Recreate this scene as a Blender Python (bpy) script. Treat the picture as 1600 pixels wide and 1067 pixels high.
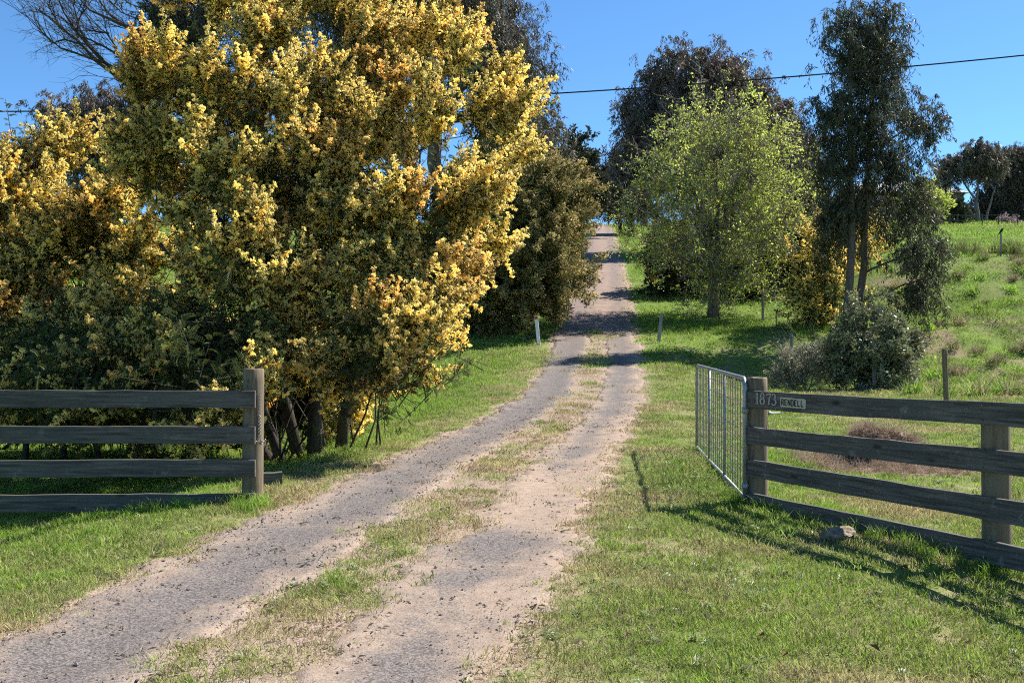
import bpy, math, random
import numpy as np
from mathutils import Vector, Matrix
for o in list(bpy.data.objects): bpy.data.objects.remove(o)
random.seed(7); RNG = np.random.default_rng(7)
SC = bpy.context.scene; COL = SC.collection
R = math.radians
# ------------------------------------------------------------------ camera, sky, sun, exposure
FPX, EYE, HZ = 1650.0, 1.6, 545.0            # focal length in photo pixels, eye height, horizon row
cam = bpy.data.cameras.new('camera'); cam.sensor_width = 36.0; cam.lens = 36.0 * FPX / 1600.0
cam.shift_y = (HZ - 533.5) / 1600.0; cam.clip_start = 0.1; cam.clip_end = 3000
cam_o = bpy.data.objects.new('camera', cam); COL.objects.link(cam_o)
cam_o.location = (0, 0, EYE); cam_o.rotation_euler = (R(90), 0, 0); SC.camera = cam_o
SUN = Vector((0.90, 0.46, 1.09)).normalized()
w = bpy.data.worlds.new('World'); SC.world = w; w.use_nodes = True
wn = w.node_tree.nodes; wl = w.node_tree.links; wn.clear()
sky = wn.new('ShaderNodeTexSky'); sky.sky_type = 'NISHITA'; sky.sun_disc = False
sky.sun_elevation = math.asin(SUN.z); sky.sun_rotation = math.atan2(SUN.x, SUN.y)
sky.altitude = 0; sky.air_density = 0.74; sky.dust_density = 0.1; sky.ozone_density = 10.0
bg = wn.new('ShaderNodeBackground'); bg.inputs[1].default_value = 0.086
wo = wn.new('ShaderNodeOutputWorld'); wb = wn.new('ShaderNodeMix'); wb.data_type = 'RGBA'; wb.blend_type = 'MULTIPLY'; wb.inputs[0].default_value = 1.0; wb.inputs[7].default_value = (0.90, 1.05, 1.0, 1)   # white balance
wl.new(sky.outputs[0], wb.inputs[6]); wl.new(wb.outputs[2], bg.inputs[0]); wl.new(bg.outputs[0], wo.inputs[0])
sl = bpy.data.lights.new('sun', 'SUN'); sl.energy = 4.7; sl.angle = R(0.53); sl.color = (1.0, 0.955, 0.88)
so = bpy.data.objects.new('sun', sl); COL.objects.link(so); so.location = (20, 16, 30)
so.rotation_euler = (-SUN).to_track_quat('-Z', 'Y').to_euler()
SC.view_settings.view_transform = 'Standard'; SC.view_settings.look = 'None'
SC.view_settings.gamma = 1.0; SC.view_settings.exposure = 1.24; SC.view_settings.use_curve_mapping = False
SC.render.engine = 'CYCLES'
cy = SC.cycles; cy.use_denoising = False; cy.max_bounces = 9; cy.diffuse_bounces = 4; cy.glossy_bounces = 2
cy.transmission_bounces = 5; cy.transparent_max_bounces = 4; cy.use_adaptive_sampling = True; cy.adaptive_threshold = 0.03
cy.filter_width = 1.1; cy.caustics_reflective = False; cy.caustics_refractive = False

# ------------------------------------------------------------------ terrain functions
def ss(a, b, x):
    t = np.clip((np.asarray(x, float) - a) / (b - a), 0, 1); return t * t * (3 - 2 * t)
_yd = np.arange(-80, 700, 0.5)
def _table(xs, ys, win):
    v = np.interp(_yd, xs, ys); k = np.hanning(win); k /= k.sum()
    return np.convolve(np.pad(v, win // 2, mode='edge'), k, 'valid')[:len(_yd)]
_zr = _table([-80, 0, 5, 10, 14, 20, 25, 32, 40, 48, 60, 74, 100, 126, 134, 150, 200, 300, 700],
             [-.6, -.02, 0.0, .12, .19, .31, .53, 1.25, 2.5, 4.0, 6.1, 8.4, 12.5, 16.4, 17.1, 17.3, 15.5, 9, 2], 13)
_rx = _table([-80, 5, 7.5, 10.2, 15, 20, 24, 32, 42, 48, 74, 126, 200, 700],
             [-19, -1.44, -1.05, -.62, .14, .95, 1.6, 2.5, 3.42, 3.95, 6.2, 10.5, 17, 60], 9)
def zr(y): return np.interp(y, _yd, _zr)
def roadx(y): return np.interp(y, _yd, _rx)
_H = np.random.default_rng(3).random((256, 256))
def vnoise(x, y, s=1.0):
    x = np.asarray(x, float) * s + 91.3; y = np.asarray(y, float) * s + 37.7
    xi = np.floor(x).astype(int); yi = np.floor(y).astype(int); fx = x - xi; fy = y - yi
    fx = fx * fx * (3 - 2 * fx); fy = fy * fy * (3 - 2 * fy)
    h = lambda i, j: _H[i & 255, j & 255]
    return (h(xi, yi) * (1 - fx) + h(xi + 1, yi) * fx) * (1 - fy) + (h(xi, yi + 1) * (1 - fx) + h(xi + 1, yi + 1) * fx) * fy
def fbm(x, y, s=1.0): return (vnoise(x, y, s) * .55 + vnoise(x, y, s * 2.1) * .28 + vnoise(x, y, s * 4.3) * .17)
def ground(x, y):
    x = np.asarray(x, float); y = np.asarray(y, float)
    u = x - roadx(y); base = zr(y)
    left = -0.62 * ss(1.9, 5.6, -u) * (1 - ss(24, 42, y)) * ss(-2, 8, y)
    tilt = 2.3 * ss(6, 14, u) * (1 - .65 * ss(50, 92, y))
    hill = base + tilt * ss(30, 46, y)
    yard = np.minimum(-0.16 + 0.02 * y, .5)
    k = ss(6.5, 12.5, u); y0 = 31 - 5 * k; y1 = 37.5 + 6 * k
    s = np.clip((y - y0) / (y1 - y0), 0, 1); s = s * s * (3 - 2 * s)
    right = yard * (1 - s) + hill * s - .35 * np.exp(-((y - 32.3) / 1.6) ** 2) * ss(2.3, 4.5, u) * (1 - ss(9, 12, u))
    t = ss(2.0, 5.2, u)
    z = (base + left) * (1 - t) + right * t
    amp = ss(1.6, 3.0, np.abs(u))
    z = z + (fbm(x, y, .55) - .5) * .12 * amp + (vnoise(x, y, 2.3) - .5) * .035 * amp
    z = z - .03 * np.exp(-((np.abs(u) - .88) / .34) ** 2) * (1 - ss(34, 42, y))
    bank = np.exp(-((s - .5) / .33) ** 2) * ss(6, 9, u)
    z = z + bank * ((fbm(x, y, .45) - .5) * 1.3 + (vnoise(x, y, 1.3) - .5) * .35)
    return z
def gz(x, y): return float(ground(np.array([x]), np.array([y]))[0])
def X(px, D): return (px - 800.0) / FPX * D
def P(px, py, D): return Vector((X(px, D), D, EYE - (py - HZ) / FPX * D))

# ------------------------------------------------------------------ mesh helpers
class MB:
    def __init__(s): s.v = []; s.f = []; s.m = []; s.a = []
    def add(s, verts, faces, mat=0, val=0.5):
        n = len(s.v); s.v.extend([tuple(p) for p in verts]); s.a.extend([val] * len(verts))
        s.f.extend([tuple(i + n for i in f) for f in faces]); s.m.extend([mat] * len(faces))
    def tube(s, pts, rad, sides=6, mat=0, val=.5, cap=True):
        pts = [Vector(p) for p in pts]; n = len(pts); V = []; F = []
        ref = Vector((0.31, .77, .55))
        for i in range(n):
            t = (pts[min(i + 1, n - 1)] - pts[max(i - 1, 0)])
            t = t.normalized() if t.length > 1e-9 else Vector((0, 0, 1))
            a = t.cross(ref); a = a.normalized() if a.length > 1e-4 else Vector((1, 0, 0)); b = t.cross(a)
            r = rad[i] if hasattr(rad, '__len__') else rad
            for k in range(sides):
                an = 2 * math.pi * k / sides; V.append(pts[i] + (a * math.cos(an) + b * math.sin(an)) * r)
        for i in range(n - 1):
            for k in range(sides):
                k2 = (k + 1) % sides; F.append((i * sides + k, i * sides + k2, (i + 1) * sides + k2, (i + 1) * sides + k))
        if cap: F.append(tuple(range(sides))[::-1]); F.append(tuple((n - 1) * sides + k for k in range(sides)))
        s.add(V, F, mat, val)
    def leaf(s, p, d, side, L, W, mat=0, val=.5, bend=.15):
        p = Vector(p); d = Vector(d).normalized(); side = Vector(side)
        nrm = d.cross(side); nrm = nrm.normalized() if nrm.length > 1e-5 else Vector((0, 0, 1)); side = nrm.cross(d)
        m = p + d * L * .45 + nrm * L * bend
        s.add([p, m + side * W * .5, p + d * L, m - side * W * .5], [(0, 1, 2), (0, 2, 3)], mat, val)
    def blade(s, p, d, side, L, W, lean, mat=0, val=.5):
        p = Vector(p); side = Vector(side)
        m = p + d * L * .55 + lean * L * .18; t = p + d * L * .9 + lean * L * .62
        s.add([p - side * W * .5, p + side * W * .5, m + side * W * .38, m - side * W * .38, t],
              [(0, 1, 2, 3), (3, 2, 4)], mat, val)
    def octa(s, c, r, mat=0, val=.5):
        c = Vector(c); e = [random.uniform(.7, 1.3) * r for _ in range(6)]
        V = [c + Vector(q) * e[i] for i, q in enumerate(((1, 0, 0), (-1, 0, 0), (0, 1, 0), (0, -1, 0), (0, 0, 1), (0, 0, -1)))]
        s.add(V, [(0, 2, 4), (2, 1, 4), (1, 3, 4), (3, 0, 4), (2, 0, 5), (1, 2, 5), (3, 1, 5), (0, 3, 5)], mat, val)
    def floret(s, c, r, mat=0, val=.5, n=3):
        c = Vector(c)
        for i in range(n):
            d = rdir(); a = perp(d); b = d.cross(a); o = c + rv(r * .4)
            s.add([o + a * r, o - a * r * .6 + b * r * .9, o - a * r * .6 - b * r * .9], [(0, 1, 2)], mat, val)
    def box(s, c, h, mat=0, val=.5):
        c = Vector(c); V = [(c.x + a * h[0], c.y + b * h[1], c.z + d * h[2]) for a in (-1, 1) for b in (-1, 1) for d in (-1, 1)]
        s.add(V, [(0, 1, 3, 2), (4, 6, 7, 5), (0, 4, 5, 1), (2, 3, 7, 6), (0, 2, 6, 4), (1, 5, 7, 3)], mat, val)
    def mesh(s, name, mats, smooth=False):
        me = bpy.data.meshes.new(name); me.from_pydata(s.v, [], s.f)
        for m in mats: me.materials.append(m)
        if s.m: me.polygons.foreach_set('material_index', np.array(s.m, np.int32))
        if smooth: me.polygons.foreach_set('use_smooth', np.ones(len(s.f), bool))
        at = me.attributes.new('v', 'FLOAT', 'POINT'); at.data.foreach_set('value', np.array(s.a, np.float32))
        me.update(); return me
    def obj(s, name, mats, parent=None, smooth=False):
        o = bpy.data.objects.new(name, s.mesh(name, mats, smooth)); COL.objects.link(o)
        if parent: o.parent = parent
        return o
def empty(name, loc=(0, 0, 0), rz=0):
    o = bpy.data.objects.new(name, None); COL.objects.link(o); o.location = loc; o.rotation_euler = (0, 0, rz)
    o.empty_display_size = .1; return o
def tag(o, label=None, cat=None, group=None, kind=None):
    if label: o['label'] = label
    if cat: o['category'] = cat
    if group: o['group'] = group
    if kind: o['kind'] = kind
    return o
def rv(s=1.0): return Vector((random.uniform(-s, s), random.uniform(-s, s), random.uniform(-s, s)))
def rdir():
    while True:
        v = rv()
        if .01 < v.length < 1: return v.normalized()

# ------------------------------------------------------------------ materials
def newmat(name):
    m = bpy.data.materials.new(name); m.use_nodes = True; nt = m.node_tree; nt.nodes.clear()
    out = nt.nodes.new('ShaderNodeOutputMaterial'); return m, nt, out
def N(nt, t, **kw):
    n = nt.nodes.new(t)
    for k, v in kw.items(): setattr(n, k, v)
    return n
def setin(n, **kw):
    for k, v in kw.items(): n.inputs[k.replace('_', ' ')].default_value = v
def mixc(nt, fac, a, b, mode='MIX'):
    n = N(nt, 'ShaderNodeMix', data_type='RGBA', blend_type=mode)
    for sock, val in ((n.inputs[0], fac), (n.inputs[6], a), (n.inputs[7], b)):
        if hasattr(val, 'links'): nt.links.new(val, sock)
        elif isinstance(val, (tuple, list)): sock.default_value = (*val, 1) if len(val) == 3 else val
        else: sock.default_value = val
    return n.outputs[2]
def ramp(nt, src, lo, hi, a=0.0, b=1.0):
    n = N(nt, 'ShaderNodeMapRange', interpolation_type='SMOOTHSTEP'); n.inputs[1].default_value = lo; n.inputs[2].default_value = hi
    n.inputs[3].default_value = a; n.inputs[4].default_value = b; nt.links.new(src, n.inputs[0]); return n.outputs[0]
def math_(nt, op, a, b):
    n = N(nt, 'ShaderNodeMath', operation=op)
    for i, v in enumerate((a, b)):
        if hasattr(v, 'links'): nt.links.new(v, n.inputs[i])
        else: n.inputs[i].default_value = v
    return n.outputs[0]
def noise(nt, co, scale, detail=4, rough=.6):
    n = N(nt, 'ShaderNodeTexNoise'); setin(n, Scale=scale, Detail=detail, Roughness=rough); nt.links.new(co, n.inputs['Vector']); return n.outputs['Fac']
def attr(nt, name, typ='GEOMETRY'):
    n = N(nt, 'ShaderNodeAttribute', attribute_type=typ, attribute_name=name); return n.outputs['Fac']
def mat_leaf(name, a, b, c, transl=.3, rough=.5, spec=.4, tcol=None):
    """colour a..b over the spray's own 'v', towards c by the plant-wide 'tint'"""
    m, nt, out = newmat(name)
    col = mixc(nt, attr(nt, 'v'), a, b); col = mixc(nt, attr(nt, 'tint', 'INSTANCER'), col, c)
    oi = N(nt, 'ShaderNodeObjectInfo'); br = ramp(nt, oi.outputs['Random'], 0, 1, .72, 1.28)
    mul = N(nt, 'ShaderNodeVectorMath', operation='SCALE'); nt.links.new(col, mul.inputs[0]); nt.links.new(br, mul.inputs['Scale'])
    p = N(nt, 'ShaderNodeBsdfPrincipled'); setin(p, Roughness=rough); p.inputs['Specular IOR Level'].default_value = spec
    nt.links.new(mul.outputs[0], p.inputs['Base Color'])
    t = N(nt, 'ShaderNodeBsdfTranslucent'); tc = mixc(nt, .5, mul.outputs[0], tcol, 'MIX') if tcol else mul.outputs[0]
    nt.links.new(tc, t.inputs['Color'])
    mx = N(nt, 'ShaderNodeMixShader'); mx.inputs[0].default_value = transl
    nt.links.new(p.outputs[0], mx.inputs[1]); nt.links.new(t.outputs[0], mx.inputs[2]); nt.links.new(mx.outputs[0], out.inputs[0]); return m
def mat_plain(name, col, rough=.6, metal=0.0, var=.25, scale=8.0, bump=0.0, stretch=None, col2=None, lo=.3, hi=.7):
    m, nt, out = newmat(name); tc = N(nt, 'ShaderNodeTexCoord'); co = tc.outputs['Object']
    if stretch:
        mp = N(nt, 'ShaderNodeMapping'); mp.inputs['Scale'].default_value = stretch; nt.links.new(co, mp.inputs[0]); co = mp.outputs[0]
    n1 = noise(nt, co, scale, 6, .65); f = ramp(nt, n1, lo, hi)
    dark = tuple(c * (1 - var) for c in col)
    c = mixc(nt, f, col2 if col2 else dark, col)
    p = N(nt, 'ShaderNodeBsdfPrincipled'); setin(p, Roughness=rough, Metallic=metal); p.inputs['Specular IOR Level'].default_value = .35
    nt.links.new(c, p.inputs['Base Color'])
    if bump:
        bn = N(nt, 'ShaderNodeBump'); setin(bn, Strength=bump, Distance=.02); nt.links.new(n1, bn.inputs['Height']); nt.links.new(bn.outputs[0], p.inputs['Normal'])
    nt.links.new(p.outputs[0], out.inputs[0]); return m
def mat_wood(name, a, b, c, axis):
    m, nt, out = newmat(name); tc = N(nt, 'ShaderNodeTexCoord'); oi = N(nt, 'ShaderNodeObjectInfo')
    ad = N(nt, 'ShaderNodeVectorMath', operation='ADD'); nt.links.new(tc.outputs['Object'], ad.inputs[0])
    cx = N(nt, 'ShaderNodeCombineXYZ'); sc = math_(nt, 'MULTIPLY', oi.outputs['Random'], 37.0)
    for i in range(3): nt.links.new(sc, cx.inputs[i])
    nt.links.new(cx.outputs[0], ad.inputs[1])
    mp = N(nt, 'ShaderNodeMapping'); mp.inputs['Scale'].default_value = (1.2, 26, 26) if axis == 'x' else (22, 22, 1.4); nt.links.new(ad.outputs[0], mp.inputs[0])
    g = noise(nt, mp.outputs[0], 1.6, 8, .7); big = noise(nt, ad.outputs[0], 2.2, 3, .6); fine = noise(nt, mp.outputs[0], 5.0, 4, .7)
    col = mixc(nt, ramp(nt, g, .35, .68), b, a); col = mixc(nt, ramp(nt, big, .45, .75), col, c)
    col = mixc(nt, ramp(nt, fine, .62, .75, 0, .7), col, tuple(x * .35 for x in b))
    mk = N(nt, 'ShaderNodeMapping'); mk.inputs['Scale'].default_value = (2.2, 6, 6) if axis == 'x' else (6, 6, 2.2); nt.links.new(ad.outputs[0], mk.inputs[0])
    kn = N(nt, 'ShaderNodeTexVoronoi'); setin(kn, Scale=1.0); nt.links.new(mk.outputs[0], kn.inputs['Vector']); col = mixc(nt, ramp(nt, kn.outputs['Distance'], .05, .16, .85, 0), col, tuple(x * .4 for x in b))
    st = noise(nt, ad.outputs[0], 7.0, 5, .7); col = mixc(nt, ramp(nt, st, .58, .72, 0, .55), col, (.26, .25, .22))
    p = N(nt, 'ShaderNodeBsdfPrincipled'); setin(p, Roughness=.85); p.inputs['Specular IOR Level'].default_value = .25; nt.links.new(col, p.inputs['Base Color'])
    bn = N(nt, 'ShaderNodeBump'); setin(bn, Strength=.7, Distance=.006); nt.links.new(g, bn.inputs['Height']); nt.links.new(bn.outputs[0], p.inputs['Normal'])
    nt.links.new(p.outputs[0], out.inputs[0]); return m

def mat_ground():
    m, nt, out = newmat('ground_turf'); geo = N(nt, 'ShaderNodeNewGeometry'); co = geo.outputs['Position']
    bare = attr(nt, 'bare'); lush = attr(nt, 'lush'); tus = attr(nt, 'tus')
    n1 = noise(nt, co, .7, 5, .65); n2 = noise(nt, co, 5.0, 5, .7); n3 = noise(nt, co, 38.0, 3, .7)
    green = mixc(nt, ramp(nt, n2, .3, .7), (.12, .18, .03), (.19, .26, .05))
    green = mixc(nt, ramp(nt, n3, .35, .7), green, (.09, .125, .028))
    dry = mixc(nt, ramp(nt, n3, .3, .7), (.22, .165, .10), (.38, .30, .19))
    dryf = math_(nt, 'SUBTRACT', math_(nt, 'ADD', n1, math_(nt, 'MULTIPLY', n2, .5)), math_(nt, 'MULTIPLY', lush, .55))
    col = mixc(nt, ramp(nt, dryf, .45, .76), green, dry)
    soil = mixc(nt, ramp(nt, n2, .3, .7), (.29, .21, .15), (.38, .29, .22)); soil = mixc(nt, ramp(nt, n3, .45, .7), soil, (.2, .155, .12))
    bf = math_(nt, 'ADD', bare, math_(nt, 'MULTIPLY', math_(nt, 'SUBTRACT', n2, .5), 1.1))
    col = mixc(nt, ramp(nt, bf, .4, .75), col, soil)
    straw = mixc(nt, ramp(nt, n3, .35, .65), (.16, .10, .07), (.32, .23, .17))
    col = mixc(nt, tus, col, straw)
    p = N(nt, 'ShaderNodeBsdfPrincipled'); setin(p, Roughness=.95); p.inputs['Specular IOR Level'].default_value = .1; nt.links.new(col, p.inputs['Base Color'])
    bn = N(nt, 'ShaderNodeBump'); setin(bn, Strength=.8, Distance=.03); nt.links.new(n3, bn.inputs['Height']); nt.links.new(bn.outputs[0], p.inputs['Normal'])
    nt.links.new(p.outputs[0], out.inputs[0]); return m
def mat_drive():
    m, nt, out = newmat('driveway_gravel'); geo = N(nt, 'ShaderNodeNewGeometry'); co = geo.outputs['Position']
    grav = attr(nt, 'grav'); far = attr(nt, 'far'); wet = attr(nt, 'edge')
    n1 = noise(nt, co, 1.3, 5, .7); n2 = noise(nt, co, 9.0, 5, .7); n3 = noise(nt, co, 70.0, 3, .75); n4 = noise(nt, co, 190.0, 2, .7)
    dirt = mixc(nt, ramp(nt, n2, .3, .7), (.27, .195, .14), (.37, .28, .21)); dirt = mixc(nt, ramp(nt, n3, .48, .66, 0, .7), dirt, (.20, .155, .125)); dirt = mixc(nt, ramp(nt, n4, .55, .68, 0, .6), dirt, (.14, .115, .10))
    vor = N(nt, 'ShaderNodeTexVoronoi'); setin(vor, Scale=95.0); nt.links.new(co, vor.inputs['Vector'])
    vs = N(nt, 'ShaderNodeSeparateColor'); nt.links.new(vor.outputs['Color'], vs.inputs[0])
    grey = mixc(nt, ramp(nt, vs.outputs[0], .1, .9), (.085, .074, .068), (.23, .197, .178)); grey = mixc(nt, ramp(nt, n4, .48, .66, 0, .75), grey, (.06, .054, .05))
    f = math_(nt, 'ADD', grav, math_(nt, 'ADD', math_(nt, 'MULTIPLY', math_(nt, 'SUBTRACT', n1, .5), 1.7), math_(nt, 'MULTIPLY', math_(nt, 'SUBTRACT', n3, .5), 1.5)))
    col = mixc(nt, ramp(nt, f, .2, .85), dirt, grey)
    litter = mixc(nt, ramp(nt, n3, .4, .65), (.17, .10, .07), (.33, .25, .205))
    col = mixc(nt, math_(nt, 'MULTIPLY', far, ramp(nt, math_(nt, 'ADD', math_(nt, 'MULTIPLY', n2, .5), math_(nt, 'MULTIPLY', n1, .5)), .35, .6)), col, litter)
    p = N(nt, 'ShaderNodeBsdfPrincipled'); setin(p, Roughness=.92); p.inputs['Specular IOR Level'].default_value = .2; nt.links.new(col, p.inputs['Base Color'])
    hh = math_(nt, 'ADD', math_(nt, 'MULTIPLY', n3, .6), math_(nt, 'MULTIPLY', n2, .5))
    bn = N(nt, 'ShaderNodeBump'); setin(bn, Strength=.9, Distance=.014); nt.links.new(hh, bn.inputs['Height']); nt.links.new(bn.outputs[0], p.inputs['Normal'])
    nt.links.new(p.outputs[0], out.inputs[0]); return m
M = {}
M['ground'] = mat_ground(); M['drive'] = mat_drive()
M['rail'] = mat_wood('weathered_rail', (.165, .148, .125), (.055, .047, .04), (.09, .088, .078), 'x')
M['post'] = mat_wood('weathered_post', (.24, .185, .115), (.11, .08, .05), (.16, .145, .105), 'z')
M['greypost'] = mat_wood('grey_post', (.36, .33, .29), (.2, .18, .15), (.3, .29, .26), 'z')
M['galv'] = mat_plain('galvanised_steel', (.36, .37, .38), .55, .6, .25, 14)
M['wire'] = mat_plain('fence_wire', (.30, .29, .27), .5, .7, .3, 20)
M['rust'] = mat_plain('rusty_steel', (.16, .09, .06), .8, .3, .4, 30)
M['white'] = mat_plain('white_paint', (.82, .82, .80), .55, 0, .15, 9)
M['red'] = mat_plain('red_reflector', (.55, .05, .04), .35, 0, .2, 40)
M['cream'] = mat_plain('cream_enamel', (.52, .48, .35), .5, 0, .25, 30)
M['digit'] = mat_plain('aged_brass_digit', (.44, .40, .34), .5, 0, .25, 60)
M['black'] = mat_plain('black_paint', (.02, .02, .018), .5, 0, .2, 30)
M['bark_dark'] = mat_plain('dark_bark', (.085, .065, .05), .9, 0, .55, 6, .8, (3, 3, .7))
M['bark_grey'] = mat_plain('grey_bark', (.26, .215, .175), .85, 0, .55, 5, .7, (3, 3, .6))
M['bark_gum'] = mat_plain('gum_bark', (.17, .125, .095), .8, 0, .5, 4, .6, (3, 3, .5))
M['bark_mallee'] = mat_plain('pale_gum_bark', (.24, .20, .17), .8, 0, .5, 4, .4, (3, 3, .5))
M['twig'] = mat_plain('grey_twig', (.36, .31, .24), .85, 0, .4, 20)
M['twig_dark'] = mat_plain('dark_twig', (.07, .055, .04), .85, 0, .4, 20)
M['flower'] = mat_leaf('wattle_flower', (.95, .77, .23), (.985, .90, .44), (.92, .64, .24), .62, .9, .0)
M['wleaf'] = mat_leaf('wattle_leaf', (.045, .065, .018), (.10, .125, .035), (.11, .11, .03), .36, .55, .2)
M['gum'] = mat_leaf('gum_leaf', (.085, .085, .050), (.16, .15, .10), (.20, .135, .095), .25, .5, .35)
M['gumdark'] = mat_leaf('dark_gum_leaf', (.05, .066, .032), (.12, .135, .07), (.13, .115, .065), .28, .5, .35)
M['gumbrown'] = mat_leaf('bronze_gum_leaf', (.10, .082, .060), (.20, .155, .13), (.22, .145, .125), .2, .5, .35)
M['bud'] = mat_leaf('spring_bud_leaf', (.40, .48, .08), (.62, .70, .16), (.48, .46, .11), .5, .6, .1)
M['faded'] = mat_leaf('faded_blossom', (.46, .37, .15), (.60, .50, .24), (.52, .37, .15), .48, .8, .1)
M['fadeleaf'] = mat_leaf('dull_wattle_leaf', (.11, .125, .04), (.21, .22, .08), (.22, .21, .08), .4, .55, .2)
M['gloss'] = mat_leaf('glossy_shrub_leaf', (.11, .14, .055), (.25, .27, .13), (.24, .24, .12), .3, .34, .5)
M['greyleaf'] = mat_leaf('grey_shrub_leaf', (.17, .19, .11), (.30, .31, .20), (.24, .20, .13), .25, .45, .4)
M['conifer'] = mat_leaf('dark_evergreen', (.030, .040, .018), (.065, .078, .035), (.08, .07, .035), .2, .5, .3)
M['pink'] = mat_leaf('pink_blossom', (.34, .25, .26), (.45, .34, .36), (.3, .2, .2), .3, .6, .2)
M['grass'] = mat_leaf('grass_blade', (.11, .18, .02), (.33, .42, .08), (.46, .38, .19), .42, .55, .2)
M['lush'] = mat_leaf('lush_grass_blade', (.11, .22, .016), (.31, .48, .06), (.40, .36, .14), .45, .5, .25)
M['straw'] = mat_leaf('straw_blade', (.30, .22, .15), (.48, .38, .28), (.20, .12, .08), .3, .7, .2)
M['tuss'] = mat_leaf('tussock_blade', (.16, .15, .065), (.38, .31, .19), (.30, .21, .17), .35, .6, .2)
M['litter'] = mat_leaf('dead_litter', (.13, .08, .045), (.34, .24, .14), (.30, .26, .20), .15, .7, .2)
M['weed'] = mat_leaf('silvery_weed_leaf', (.20, .26, .10), (.36, .40, .22), (.25, .26, .12), .3, .5, .3)
M['stone'] = mat_plain('dark_gravel_stone', (.24, .215, .20), .9, 0, .7, 23)
M['rock'] = mat_plain('lichened_rock', (.34, .265, .18), .95, 0, .6, 9, 1.0, None, (.12, .095, .07))
M['roof'] = mat_plain('pale_metal_roof', (.5, .5, .5), .45, .1, .12, 3)
M['wall'] = mat_plain('house_wall', (.30, .27, .22), .8, 0, .2, 2)
M['glass'] = mat_plain('dark_window', (.03, .035, .04), .1, 0, .1, 2)
M['sign'] = mat_plain('faded_yellow_sign', (.40, .22, .05), .6, 0, .35, 7)
M['heap'] = mat_plain('packed_straw', (.20, .14, .10), .95, 0, .6, 14, 1.0)
M['cable'] = mat_plain('black_cable', (.02, .02, .022), .6, 0, .2, 2)
M['brown_leaf'] = mat_plain('dead_leaf', (.16, .085, .045), .7, 0, .3, 30)
M['bird'] = mat_plain('black_feather', (.015, .015, .018), .5, 0, .2, 40)

# ------------------------------------------------------------------ ground sheet and driveway
def warp(n, lo, hi, fine, growth):
    out = [0.0]; st = fine
    while out[-1] < hi: out.append(out[-1] + st); st = min(st * growth, 25)
    neg = [0.0]; st = fine
    while neg[-1] > lo: neg.append(neg[-1] - st); st = min(st * growth, 25)
    return np.array(sorted(set(neg + out)))
def seq(lo, hi, st0, g, mx):
    a = [lo]; st = st0
    while a[-1] < hi: a.append(a[-1] + st); st = min(st * g, mx)
    return a
gx = np.array(sorted(set(np.round(warp(0, -420, 460, .16, 1.022), 4))))
gy = np.array(sorted(set([-70, -50, -35, -25, -18, -12, -8, -5, -3, -1, 1, 2.5] + seq(4, 640, .14, 1.0085, 20))))
GX, GY = np.meshgrid(gx, gy); GZ = ground(GX, GY)
def sheet(name, Xs, Ys, Zs, mat, attrs):
    nr, nc = Xs.shape; me = bpy.data.meshes.new(name); nv = nr * nc
    me.vertices.add(nv); me.vertices.foreach_set('co', np.stack([Xs, Ys, Zs], -1).astype(np.float32).ravel())
    i = (np.arange(nr - 1)[:, None] * nc + np.arange(nc - 1)[None, :]).ravel()
    q = np.stack([i, i + 1, i + nc + 1, i + nc], -1).astype(np.int32)
    me.loops.add(q.size); me.loops.foreach_set('vertex_index', q.ravel()); me.polygons.add(len(q))
    me.polygons.foreach_set('loop_start', np.arange(0, q.size, 4, dtype=np.int32))
    me.polygons.foreach_set('use_smooth', np.ones(len(q), bool))
    for k, v in attrs.items():
        a = me.attributes.new(k, 'FLOAT', 'POINT'); a.data.foreach_set('value', v.astype(np.float32).ravel())
    me.materials.append(mat); me.update(); me.validate()
    o = bpy.data.objects.new(name, me); COL.objects.link(o); o['kind'] = 'structure'; return o
def lushness(x, y):
    u = x - roadx(y)
    l = .45 + .55 * ss(-3.2, -5.0, u) * 1.0
    l = np.where(u < -1.9, .45 + .5 * ss(1.9, 3.3, -u), l)
    r = .33 + .1 * (y > 12) + .25 * np.exp(-((u - 3.4) / 1.0) ** 2) * ss(6, 9, y) * (1 - ss(14, 17, y))
    l = np.where(u >= 0, r, l)
    l = np.where(y > 31, np.maximum(l, .8 * ss(31, 40, y)), l)
    bank = ss(24, 30, y) * ss(8, 11, u); l = np.maximum(l, .6 * bank)
    return np.clip(l, 0, 1)
def rutmask(x, y):
    """1 on the wheel tracks, 0 off them; the median closes up the hill"""
    u = x - roadx(y); n = (fbm(x, y, .9) - .5) * .45 + (fbm(x, y, 4.5) - .5) * .3 + (vnoise(x, y, 19.0) - .5) * .12
    hw = .53 + .04 * ss(20, 6, y); d = np.abs(np.abs(u) - .88) - hw
    full = np.abs(u) - 1.42
    d = np.where(u > -.3, d + .05, d)
    k = ss(36, 42, y); d = d * (1 - k) + np.minimum(d, full) * k
    return 1 - ss(-.16, .16, d + n)
rm = rutmask(GX, GY); gu = GX - roadx(GY)
near_edge = np.exp(-((np.abs(np.abs(gu) - .9) - .5) / .5) ** 2) * (np.abs(gu) < 2.6) + .9 * (np.abs(gu) < .5)
bare = np.clip(rm + .5 * near_edge, 0, 1) * (GY > -20)
HAY = (X(1375, 13.6), 13.6)
hayd = np.sqrt(((GX - HAY[0]) / 1.15) ** 2 + ((GY - HAY[1] + .15) / 1.2) ** 2)
tus = 1 - ss(.75, 1.15, hayd + (fbm(GX, GY, 2.0) - .5) * .6)
ub = GX - roadx(GY); tus = np.maximum(tus, .75 * ss(.5, .68, fbm(GX, GY, .8)) * ss(8, 10, ub) * ss(25, 28, GY) * (1 - ss(41, 44, GY)))
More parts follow.
